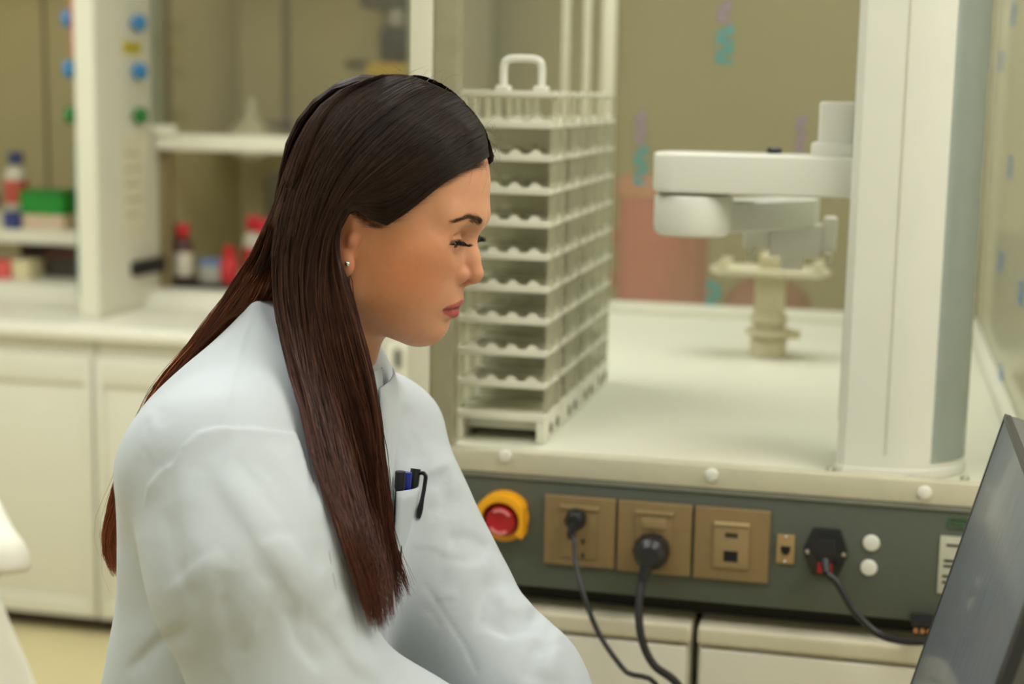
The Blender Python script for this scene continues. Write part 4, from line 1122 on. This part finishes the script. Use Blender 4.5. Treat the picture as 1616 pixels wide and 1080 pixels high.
# breast pocket on her left chest, gaping a little from the pens
def chest(l, z, off):
    a = np.interp(z, _zz, _ta); b = np.interp(z, _zz, _tb); X = np.interp(z, _zz, _tX)
    f = a * math.sqrt(max(0, 1 - (l / b) ** 2)) + off
    return np.array([X + TF[0] * f + TL[0] * l, TYC + TF[1] * f + TL[1] * l, z])
n, m = 12, 12; V = []; F = []
for lay in (0, 1):
    for i in range(n):
        for j in range(m):
            s_, t_ = j / (m - 1), i / (n - 1)
            gap = .004 + .017 * (1 - t_) ** 1.5 * math.sin(math.pi * (s_ * .8 + .12))
            V.append(chest(.030 + .095 * s_, 1.180 - .012 * s_ - .115 * t_, gap - .0022 * lay))
for i in range(n - 1):
    for j in range(m - 1):
        a = i * m + j; F.append((a, a + m, a + m + 1, a + 1)); b_ = a + n * m; F.append((b_, b_ + 1, b_ + m + 1, b_ + m))
rim = [(0, j) for j in range(m)] + [(i, m - 1) for i in range(1, n)] + [(n - 1, j) for j in range(m - 2, -1, -1)] + [(i, 0) for i in range(n - 2, 0, -1)]
for a, b_ in zip(rim, rim[1:] + rim[:1]):
    p, q = a[0] * m + a[1], b_[0] * m + b_[1]; F.append((p, q, q + n * m, p + n * m))
cchild(npmesh('breast_pocket', V, F, COATM))
# lapels folded back from the throat
for sgn in (-1, 1):
    n, m = 14, 7; V = []; F = []
    for lay in (0, 1):
        for i in range(n):
            for j in range(m):
                t_ = i / (n - 1); s_ = j / (m - 1); z = 1.283 - .11 * t_; wdt = (.012 + .052 * math.sin(math.pi * min(1, t_ * .9 + .25)) ) * (1 - t_ ** 4)
                V.append(chest(sgn * (.008 + wdt * s_), z + .012 * s_ * (1 - t_), .0075 + .004 * math.sin(math.pi * s_) - .0022 * lay))
    for i in range(n - 1):
        for j in range(m - 1):
            a = i * m + j; F.append((a, a + m, a + m + 1, a + 1)); b_ = a + n * m; F.append((b_, b_ + 1, b_ + m + 1, b_ + m))
    rim = [(0, j) for j in range(m)] + [(i, m - 1) for i in range(1, n)] + [(n - 1, j) for j in range(m - 2, -1, -1)] + [(i, 0) for i in range(n - 2, 0, -1)]
    for a, b_ in zip(rim, rim[1:] + rim[:1]):
        p, q = a[0] * m + a[1], b_[0] * m + b_[1]; F.append((p, q, q + n * m, p + n * m))
    cchild(npmesh('lapel', V, F, COATM))
# front placket edge
V = []; F = []
for i in range(40):
    z = 1.30 - .75 * i / 39
    for l, off in ((-.004, .001), (-.004, .0045), (.02, .0045), (.026, .001)): V.append(chest(l, z, off))
for i in range(39):
    for k in range(3): F.append((i * 4 + k, i * 4 + k + 1, i * 4 + 5 + k, i * 4 + 4 + k))
cchild(npmesh('placket', V, F, COATM))
for z in (1.12, 1.01, .9, .79, .68):
    p = chest(.010, z, .0055); M = Matrix.Translation(Vector(p)) @ Vector((TF[0], TF[1], 0)).to_track_quat('Z', 'Y').to_matrix().to_4x4()
    cchild(MB().lathe([(.0085, -.001), (.0085, .0012), (.0075, .002), (.005, .0014)], 16, M).build('button', PLASTW))

# trousers and shoes (below the picture)
def trousers_sdf(P):
    d = None
    for s in (-1, 1):
        L = np.array([TL[0], TL[1], 0]) * .085 * s
        e = chain(P, [(np.array([-.26, TYC, .86]) + L, .098), (np.array([-.25, TYC, .47]) + L, .072), (np.array([-.27, TYC, .10]) + L, .066)], .03)
        d = e if d is None else smin(d, e, .02)
    return smax(d, .055 - P[:, 2], .005)
Vt, Qt = mesh_sdf(trousers_sdf, (-.48, 1.28, .03), (-.06, 1.74, .98), .009)
pchild(npmesh('trousers', Vt, Qt, mat('navy_trousers', (38, 40, 52), .8, bump=.2, bscale=900)))
for s in (-1, 1):
    L = np.array([TL[0], TL[1], 0]) * .085 * s; f3 = np.array([TF[0], TF[1], 0])
    an = np.array([-.27, TYC, 0]) + L
    def shoe_sdf(P):
        d = ell(P, an + f3 * .0 + (0, 0, .045), (.048, .044, .06)); d = smin(d, cone(P, an + f3 * -.02 + (0, 0, .035), an + f3 * .13 + (0, 0, .028), .038, .036), .02)
        return smax(d, .004 - P[:, 2], .004)
    Vs, Qs = mesh_sdf(shoe_sdf, an + (-.16, -.16, -.01), an + (.24, .16, .12), .006)
    pchild(npmesh('shoe', Vs, Qs, mat('dark_shoe', (34, 30, 28), .5)))
# ---------------------------------------------------------------- hair
def both_sdf(P): return np.minimum(head_world(P), coat_sdf(P))
def resample(P, M):
    P = np.asarray(P, float); S = spline(P, 160); d = np.r_[0, np.cumsum(np.linalg.norm(np.diff(S, axis=0), axis=1))]; u = np.linspace(0, d[-1], M)
    return np.stack([np.interp(u, d, S[:, k]) for k in range(3)], 1)
MH = 30
def guide(pts, nh, ys, off=.007, rest=False):
    """pts pixels; the first nh lie on the head, the others hang at the depths ys, or rest on the coat where it is nearer"""
    out = list(march_many(head_world, pts[:nh], off)); rest_p = pts[nh:]
    Y = np.interp(np.linspace(0, 1, len(rest_p)), np.linspace(0, 1, len(ys)), ys)
    if rest:
        m = march_many(coat_sdf, rest_p, .010)[:, 1]; Y = np.minimum(Y, m)
        for _ in range(2): Yp = np.r_[out[-1][1], Y, Y[-1]]; Y = np.minimum(Y, (Yp[:-2] + Yp[1:-1] * 2 + Yp[2:]) / 4)
    return resample(out + [atY(x, y, yy) for (x, y), yy in zip(rest_p, Y)], MH)
YF = [1.405, 1.40, 1.395, 1.39, 1.39, 1.40]
A = [guide([(772, 247), (742, 264), (692, 293), (645, 332), (604, 356), (578, 339), (556, 321), (538, 345), (532, 385), (538, 424), (556, 490), (574, 570), (592, 660), (605, 760), (616, 850), (650, 928)], 9, YF, .0055, rest=True),
     guide([(762, 200), (715, 226), (660, 262), (612, 294), (572, 313), (545, 324), (528, 362), (524, 410), (532, 480), (552, 570), (580, 680), (600, 790), (614, 880), (630, 962)], 8, YF, rest=True),
     guide([(728, 158), (670, 192), (610, 242), (560, 290), (525, 340), (508, 400), (505, 470), (520, 560), (548, 670), (578, 790), (598, 890), (614, 985)], 6, YF, .010, rest=True),
     guide([(682, 133), (620, 166), (560, 220), (515, 290), (490, 370), (480, 440), (485, 520), (505, 620), (535, 730), (565, 840), (590, 930), (602, 994)], 5, YF, .012, rest=True),
     guide([(642, 119), (575, 150), (520, 210), (480, 290), (460, 370), (452, 440), (460, 520), (482, 620), (512, 730), (545, 840), (575, 940), (590, 996)], 4, [1.42, 1.41, 1.40, 1.395, 1.39, 1.39, 1.40], .012, rest=True),
     guide([(606, 118), (545, 142), (495, 195), (460, 270), (440, 350), (428, 420), (432, 490), (452, 575), (480, 665), (512, 765), (548, 870), (580, 978)], 4, [1.44, 1.425, 1.41, 1.40, 1.395, 1.39, 1.40], .012, rest=True)]
YB = [1.475, 1.49, 1.505, 1.52, 1.53, 1.535, 1.535, 1.53, 1.525, 1.52]
Bk = [guide([(604, 118), (546, 144), (500, 198), (466, 268), (447, 340), (436, 400), (424, 450), (392, 508), (350, 565), (310, 615), (275, 670), (250, 735), (230, 795), (215, 850), (208, 880), (205, 900)], 6, YB, .014),
      guide([(592, 121), (538, 147), (496, 200), (470, 268), (450, 340), (432, 400), (408, 455), (368, 520), (326, 575), (285, 622), (250, 675), (224, 735), (206, 795), (195, 850), (190, 880), (190, 900)], 6, YB, .016),
      guide([(580, 125), (528, 150), (490, 198), (465, 260), (444, 326), (422, 386), (395, 442), (350, 502), (305, 558), (265, 604), (234, 658), (208, 724), (190, 790), (176, 843), (175, 882), (185, 905)], 6, YB, .017),
      guide([(566, 131), (518, 154), (484, 195), (458, 248), (436, 312), (412, 372), (382, 426), (336, 490), (290, 550), (250, 600), (220, 655), (196, 720), (178, 790), (163, 838), (166, 880), (180, 908)], 6, YB, .017)]
# far side: the mirror of the near side over the head, then down her back
Cf = []
for k, g in enumerate(A):
    h = to_head(resample(g, 44)[:20]).astype(float); h[:, 1] = np.abs(h[:, 1]) + .003
    h = h[:[16, 15, 14, 13, 12, 11][k]]
    h[-3:, 0] -= np.array([.004, .012, .024])
    w = from_head(h)
    tail = [atY(470 - 12 * k, 480, 1.60 + .004 * k), atY(400 - 14 * k, 545, 1.615), atY(335 - 14 * k, 610, 1.64), atY(280 - 8 * k, 720, 1.66), atY(262 - 6 * k, 850, 1.67)]
    Cf.append(resample(np.vstack([w[::2], tail]), MH))
Bc = []          # centre of the back of the head
for k in range(4):
    y0 = -.045 + .03 * k
    h = [(-.010, y0 * .5, .140), (-.048, y0 * .9, .126), (-.075, y0 * 1.0, .088), (-.083, y0 * 1.0, .04), (-.084, y0 * .9, -.02), (-.092, y0, -.065)]
    w = from_head(np.array(h)); tail = [atY(360 - 6 * k, 520, 1.56 + .014 * k), atY(290 - 6 * k, 590, 1.575 + .014 * k), atY(235, 680, 1.60 + .012 * k), atY(200, 800, 1.62 + .008 * k), atY(195, 895, 1.63 + .006 * k)]
    Bc.append(resample(np.vstack([w, tail]), MH))
def across(Gd, s):
    Gd = np.asarray(Gd); k = len(Gd) - 1; u = np.clip(s, 0, 1) * k; i = np.minimum(u.astype(int), k - 1); f = (u - i)[:, None, None]
    g = np.concatenate([[2 * Gd[0] - Gd[1]], Gd, [2 * Gd[-1] - Gd[-2]]])
    a, b, c, d = g[i], g[i + 1], g[i + 2], g[i + 3]
    return .5 * (2 * b + (c - a) * f + (2 * a - 5 * b + 4 * c - d) * f * f + (3 * b - a - 3 * c + d) * f ** 3)
def hair_sheet(name, Gd, n, seed, inward, th0, th1, dark, light, rad=.00034, clumps=50, wave=.0016, tipvar=.14, core=True, label=None, mid=.35, c0=5, over_coat=False, raise_=0.0):
    g = np.random.default_rng(seed); tt = np.linspace(0, 1, MH)
    s = np.clip(g.uniform(-.02, 1.02, n) + g.normal(0, .006, n), 0, 1.0); cl = g.integers(0, clumps, n); cc = g.uniform(0, 1, clumps)
    near = np.argmin(np.abs(s[:, None] - cc[None]), 1)
    P0 = across(Gd, s); P1 = across(Gd, cc[near]); w = (.62 * tt ** 1.6)[None, :, None] * g.uniform(.3, 1, (n, 1, 1))
    P = P0 * (1 - w) + P1 * w
    # thickness inward, most strands near the surface
    lay = g.uniform(0, 1, n) ** 1.6
    th = np.interp(tt, [0, .25, .45, .8, 1], [th0, th0, th1, th1, th1 * .5])
    P = P + np.asarray(inward)[None, None] * (lay[:, None] * th[None])[..., None]
    # gentle individual and clump waves
    for amp, fr, sd in ((wave, 1.6, 1), (wave * .5, 4.2, 2), (wave * .25, 9, 3)):
        ph = g.uniform(0, 6.28, (clumps, 3))[near] * .8 + g.normal(0, .7, (n, 3))
        P = P + amp * np.sin(tt[None, :, None] * fr * 6.28 + ph[:, None, :]) * np.interp(tt, [0, .15, .5, 1], [.15, .35, 1, 1.6])[None, :, None]
    # keep every strand outside the head
    nk = int(MH * (.95 if raise_ else .5)); Q = P[:, :nk].reshape(-1, 3); lift = np.repeat(.0030 + .0045 * (1 - lay) + raise_, nk)
    lift = lift * np.tile(np.interp(tt[:nk], [0, .04], [.6, 1]), n)
    sel_ = np.where(head_world(Q) < lift)[0]
    for _ in range(2):
        if not len(sel_): break
        N_, d_ = grad(head_world, Q[sel_], .003); Q[sel_] = Q[sel_] + N_ * np.maximum(lift[sel_] - d_, 0)[:, None]
    P[:, :nk] = Q.reshape(n, nk, 3)
    if over_coat:            # the lock lies over the cloth
        Q = P[:, nk:].reshape(-1, 3); lf = np.repeat(.001 + .004 * (1 - lay), MH - nk); sel_ = np.where(coat_sdf(Q.astype(np.float32)) < lf)[0]
        N_, d_ = grad(coat_sdf, Q[sel_], .004); Q[sel_] = Q[sel_] + N_ * np.maximum(lf[sel_] - d_, 0)[:, None]; P[:, nk:] = Q.reshape(n, MH - nk, 3)
    # fly-away tips
    fa = g.random(n) < .05
    P[fa] += (tt ** 3)[None, :, None] * g.normal(0, .006, (fa.sum(), 1, 3))
    # unequal lengths
    end = 1 - g.uniform(0, tipvar, n) ** 1.3; 
    tq = tt[None] * end[:, None] * (MH - 1); i = np.minimum(tq.astype(int), MH - 2); f = (tq - i)[..., None]
    P = np.take_along_axis(P, i[..., None].repeat(3, 2), 1) * (1 - f) + np.take_along_axis(P, (i + 1)[..., None].repeat(3, 2), 1) * f
    R = rad * np.interp(tt, [0, .05, .8, 1], [.7, 1, 1, .2])[None] * g.uniform(.7, 1.3, (n, 1))
    V, F = strand_mesh(P, R)
    a, b = np.array(lin(dark)), np.array(lin(light))
    k = np.clip((tt[None] - mid * .4) / (1 - mid * .4), 0, 1) ** 1.2 * g.uniform(.55, 1.25, (n, 1)); kk = np.repeat(k, 3, 1).reshape(-1)
    c = (a * (1 - kk[:, None]) + b * kk[:, None]) * np.repeat(g.lognormal(0, .28, n), MH * 3)[:, None]
    Vs, Fs, Cs = [V], [F], [c]
    if core:
        ss = np.linspace(.03, .97, 40); Pc = across(Gd, ss) + np.asarray(inward) * (th * .45 + .0015)[None, :, None]; Pc = Pc[:, c0:-4]; q_ = Pc.reshape(-1, 3)
        N_, d_ = grad(head_world, q_, .003); Pc = (q_ + N_ * np.maximum(.002 - d_, 0)[:, None]).reshape(Pc.shape)
        S_, M_ = Pc.shape[:2]; ii = (np.arange(S_ - 1)[:, None] * M_ + np.arange(M_ - 1)[None]).reshape(-1)
        Vs.append(Pc.reshape(-1, 3)); Fs.append(np.stack([ii, ii + 1, ii + M_ + 1, ii + M_], 1) + len(V))
        kc = np.clip(tt[c0:c0 + M_], 0, 1); Cs.append(np.tile(a * .8 * (1 - kc[:, None]) + b * .5 * kc[:, None], (S_, 1)))
    o = pchild(npmesh(name, np.vstack(Vs), np.vstack(Fs), HAIRM, None, True, np.vstack(Cs)))
    if core:
        o.data.materials.append(HAIRC); mi = np.zeros(sum(len(f) for f in Fs), np.int32); mi[len(F):] = 1; o.data.polygons.foreach_set('material_index', mi)
    if label: o['label'] = label
    return o
cap_ = pchild(npmesh('scalp_hair', CAP[0], CAP[1], HAIRC, None, True, np.tile(np.array(lin((30, 21, 17))), (len(CAP[0]), 1))))
away = np.array([.05, .98, -.05])
hair_sheet('hair', A, 4000, 21, away, .003, .024, (38, 27, 21), (98, 56, 42), tipvar=.22, over_coat=True, label='long dark brown hair falling over the near shoulder')
hair_sheet('hair', Bk, 2700, 22, away * .8 + np.array([.5, 0, -.1]), .004, .018, (46, 30, 23), (158, 86, 52), tipvar=.10, label='reddish brown hair hanging down the back', mid=.3, c0=3, over_coat=True)
def head_part(g_, f_=.40): return resample(g_[:max(4, int(MH * f_))], MH)
hair_sheet('hair', [head_part(q_) for q_ in (A[3], A[4], A[5], Bk[0], Bk[1])], 1100, 25, away * .3, .001, .003, (40, 28, 22), (62, 40, 31), tipvar=.35, core=False, wave=.0010, label='smooth dark hair over the side of the crown', raise_=.0045)
hair_sheet('hair', Bc, 900, 23, np.array([.8, 0, .1]), .004, .012, (42, 28, 22), (130, 72, 46), label='hair over the back of the head', c0=18)
hair_sheet('hair', Cf, 1100, 24, -away, .003, .012, (34, 24, 19), (90, 48, 32), label='hair on the far side of the head')
# wisps round the forehead and crown
g = np.random.default_rng(31); P = []
for _ in range(46):
    x0, y0 = g.uniform(745, 780), g.uniform(195, 258); b = march(head_world, x0, y0, .003)
    e = atY(x0 + g.uniform(-14, 28), y0 + g.uniform(18, 66), b[1] + g.uniform(-.012, .012)); m_ = (b + e) / 2 + np.array([g.uniform(.0, .009), g.uniform(-.003, .003), g.uniform(0, .005)])
    P.append(resample([b, m_, e], 16))
for _ in range(60):
    x0 = g.uniform(520, 770); y0 = np.interp(x0, [520, 600, 640, 690, 730, 770], [145, 119, 117, 130, 155, 205]); b = march(head_world, x0, y0 + 6, .008)
    e = b + np.array([g.uniform(-.03, .03), g.uniform(-.02, .02), g.uniform(.0, .014)]); m_ = (b + e) / 2 + np.array([0, 0, g.uniform(.0, .006)])
    P.append(resample([b, m_, e], 16))
HL = np.array([(777, 256), (742, 268), (692, 297), (645, 336), (606, 360), (580, 344), (560, 327)], float)
HP = []
for _ in range(420):       # short hairs softening the hairline
    u_ = g.uniform(0, 5.99); i_ = int(u_); p_ = HL[i_] + (HL[i_ + 1] - HL[i_]) * (u_ - i_); nrm = np.array([.5, .85]); o_ = abs(g.normal(0, 4.5)) - 3
    q0 = p_ + nrm * o_ + (0, 0); sw = np.array([-1.0, np.interp(u_, [0, 3, 5, 6], [.35, .5, -.2, -.6])]); sw /= np.linalg.norm(sw); L_ = g.uniform(14, 34)
    HP.append([q0, q0 + sw * L_ * .5 - nrm * 2.5, q0 + sw * L_ - nrm * (4 + L_ * .12)])
HW = march_many(head_world, np.array(HP).reshape(-1, 2), np.tile([.0004, .0018, .0050], len(HP))).reshape(-1, 3, 3)
for q_ in HW: P.append(resample(q_, 16)[::-1])
P = np.array(P); V, F = strand_mesh(P, np.full(P.shape[:2], .00010) * np.linspace(1, .3, 16)[None])
w_ = pchild(npmesh('hair', V, F, HAIRM, None, True, np.tile(np.array(lin((48, 34, 27))), (len(V), 1)))); w_['label'] = 'fine loose wisps round the forehead'

# ---------------------------------------------------------------- pens in the breast pocket
def pen(name, top, bot, label, body, r=.0045, clip=True, cap=None):
    top = np.array(top); bot = np.array(bot); ax = bot - top; L = np.linalg.norm(ax); axn = ax / L
    t = thing(name, label, 'pen', Vector(top), 0, group='pens in the breast pocket')
    M = Vector(axn).to_track_quat('Z', 'Y').to_matrix().to_4x4()
    MB().lathe([(r * .6, 0), (r * .9, .002), (r, .004), (r, L - .02), (r * .5, L)], 14, M).build('barrel', body, t)
    MB().lathe([(r * 1.12, -.002), (r * 1.15, 0), (r * 1.15, .014), (r * 1.05, .016)], 14, M).build('cap', cap or body, t)
    if clip:
        side = np.cross(axn, (0, 0, 1)); side = np.array([TF[0], TF[1], 0]); side -= axn * (side @ axn); side /= np.linalg.norm(side)
        pts = [axn * .002 + side * r * .5, axn * .002 + side * (r + .006), axn * .012 + side * (r + .0075), axn * .046 + side * (r + .0055)]
        MB().tube(spline(pts, 24), [.0021] * 20 + [.0026, .003, .0028, .002], 8).build('clip', body, t)
    return t
pen('pen', chest(.085, 1.188, .016), chest(.060, 1.08, .004), 'black pen with long clip over the pocket edge', BLACKP)
pen('pen', chest(.064, 1.189, .010), chest(.055, 1.08, .003), 'pen with bright blue cap in the middle of the pocket', mat('clear_pen', (120, 124, 118), .3), clip=False, cap=mat('blue_cap', (22, 50, 150), .35))
pen('pen', chest(.046, 1.194, .008), chest(.044, 1.08, .003), 'black pen nearest the hair in the pocket', BLACK, clip=False)
# ---------------------------------------------------------------- desk, monitor, keyboard
t = thing('lab_desk', 'pale work desk carrying the monitor below the picture', 'desk', Vector((.45, 1.30, 0)), 0)
MB().box(-.52, .75, -.42, .36, .835, DESKZ, .004).build('top', COUNTER, t)
for x in (-.48, .71):
    for y in (-.38, .32): MB().box(x - .025, x + .025, y - .025, y + .025, 0, .835, .003).build('leg', ALU, t)
ft = np.array([.441, -.288, 1.256]); fb = np.array([.36, -.307, .944])
tilt = math.atan2(ft[0] - fb[0], ft[2] - fb[2]); SW, SH = .475, .335
mo = uvw(.36 - (.944 - .90) * math.tan(tilt), -.30, .90)
mu = .36 - (.944 - .90) * math.tan(tilt)
t = rthing('monitor', 'dark grey computer monitor seen edge-on at the right edge', 'monitor', mu + .05, -.5, DESKZ)
# local axes: x = u, y = v ; panel pivots about its lower edge
piv = Matrix.Translation((-.05 - .0, .2, .90 - DESKZ)) @ Matrix.Rotation(tilt, 4, 'Y')
def mpart(mb, name, m, par=t, smooth=35):
    bmesh.ops.transform(mb.bm, matrix=piv, verts=mb.bm.verts); return mb.build(name, m, par, smooth)
off = Vector(uvw(0, 0, 0))
BEZ = mat('monitor_bezel', (44, 45, 48), .4, var=.05); 
SCR = mat('screen_reflection_grey', (96, 104, 114), .45, var=.22, scale=9, spec=.9, stretch=(6, 14, 1.2), coat=.3)
mpart(MB().box(.004, .03, -SW - .02, .006, -.02, SH + .018, .004), 'housing', mat('monitor_back', (96, 96, 92), .5))
mpart(MB().box(.0, .0045, -SW, 0, .008, SH + .012, .0005), 'screen', SCR)
bz = MB(); bz.box(-.001, .006, .0, .006, -.02, SH + .018, .001); bz.box(-.003, .006, -SW - .02, -SW, -.02, SH + .018, .001)
bz.box(-.001, .006, -SW, 0, SH + .012, SH + .018, .001); bz.box(-.004, .006, -SW, 0, -.02, .008, .001)
mpart(bz, 'bezel', BEZ)
MB().box(.02, .06, -.06 - .0, .02, .0, .2, .006).build('stand_neck', BEZ, t)
MB().lathe([(.11, 0), (.11, .006), (.1, .012), (.03, .016)], 30, Matrix.Translation((.03, 0, 0))).build('stand_foot', BEZ, t)
t = thing('keyboard', 'slim dark keyboard under her hands below the picture', 'keyboard', Vector((.16, 1.33, DESKZ)), math.radians(-75))
MB().box(-.2, .2, -.065, .065, 0, .010, .003).build('case', BLACKP, t)
for r_ in range(4):
    for c_ in range(12): MB().box(-.19 + c_ * .032, -.163 + c_ * .032, -.058 + r_ * .03, -.033 + r_ * .03, .010, .0125, .001).build('key', mat('key_grey', (54, 56, 60), .5), t)

# ---------------------------------------------------------------- lab coat hung over a chair at the left edge
cb = Vector((-1.08, 2.30, 0))
t = thing('office_chair', 'grey chair behind the woman with a lab coat over its back', 'chair', cb, math.radians(-60))
MB().box(-.22, .22, -.22, .22, .44, .49, .02, 3).build('seat', mat('chair_fabric', (88, 88, 84), .85), t)
MB().box(-.2, .2, .19, .225, .52, .905, .012, 3).build('backrest', MATS['chair_fabric'], t)
MB().box(-.03, .03, .2, .235, .42, .56, .004).build('back_bar', ALU, t)
for x in (-.19, .19):
    for y in (-.19, .19): MB().cyl((x, y, 0), (x, y, .44), .014, n=12).build('leg', ALU, t)
ca, sa = math.cos(math.radians(-60)), math.sin(math.radians(-60))
def chl(P):
    q = P - np.array(cb); return np.stack([q[:, 0] * ca + q[:, 1] * sa, -q[:, 0] * sa + q[:, 1] * ca, q[:, 2]], 1).astype(np.float32)
def drape_sdf(P):
    q = chl(P); x, y, z = q.T
    fold = .015 * np.sin(x * 38 + z * 5) * sstep(.93, .65, z) + .007 * np.sin(x * 77 + 1 + z * 9) * sstep(.93, .6, z)
    flare = np.interp(z, [.3, .62, .84, .95], [.11, .085, .02, 0])
    w = .18 + flare * 1.2
    d = np.maximum(np.abs(x) - w, 0); 
    yc = .207
    dy = np.abs(y - yc - fold) - (.030 + flare * .55)
    dd_ = np.sqrt(np.maximum(dy, 0) ** 2 + d ** 2) + np.minimum(np.maximum(dy, np.abs(x) - w), 0) - .012
    dd_ = smax(dd_, z - .955, .03); dd_ = smax(dd_, .32 - z, .01)
    slv = chain(q, [((.12, .25, .915), .04), ((.190, .262, .86), .043), ((.21, .268, .80), .046)], .02)
    slv = smax(slv, .842 + .35 * (x - .2) - z, .003)
    return smin(dd_, slv, .006) * .8
Vk, Qk = mesh_sdf(drape_sdf, (-1.40, 1.85, .30), (-.55, 2.75, .99), .007)
o = npmesh('draped_lab_coat', Vk - np.array(cb), Qk, mat('off_white_cotton', (232, 228, 212), .8, var=.02, bump=.15, bscale=900)); o.location = cb
tag(o, 'off-white lab coat draped over the chair at the left edge', 'lab coat')
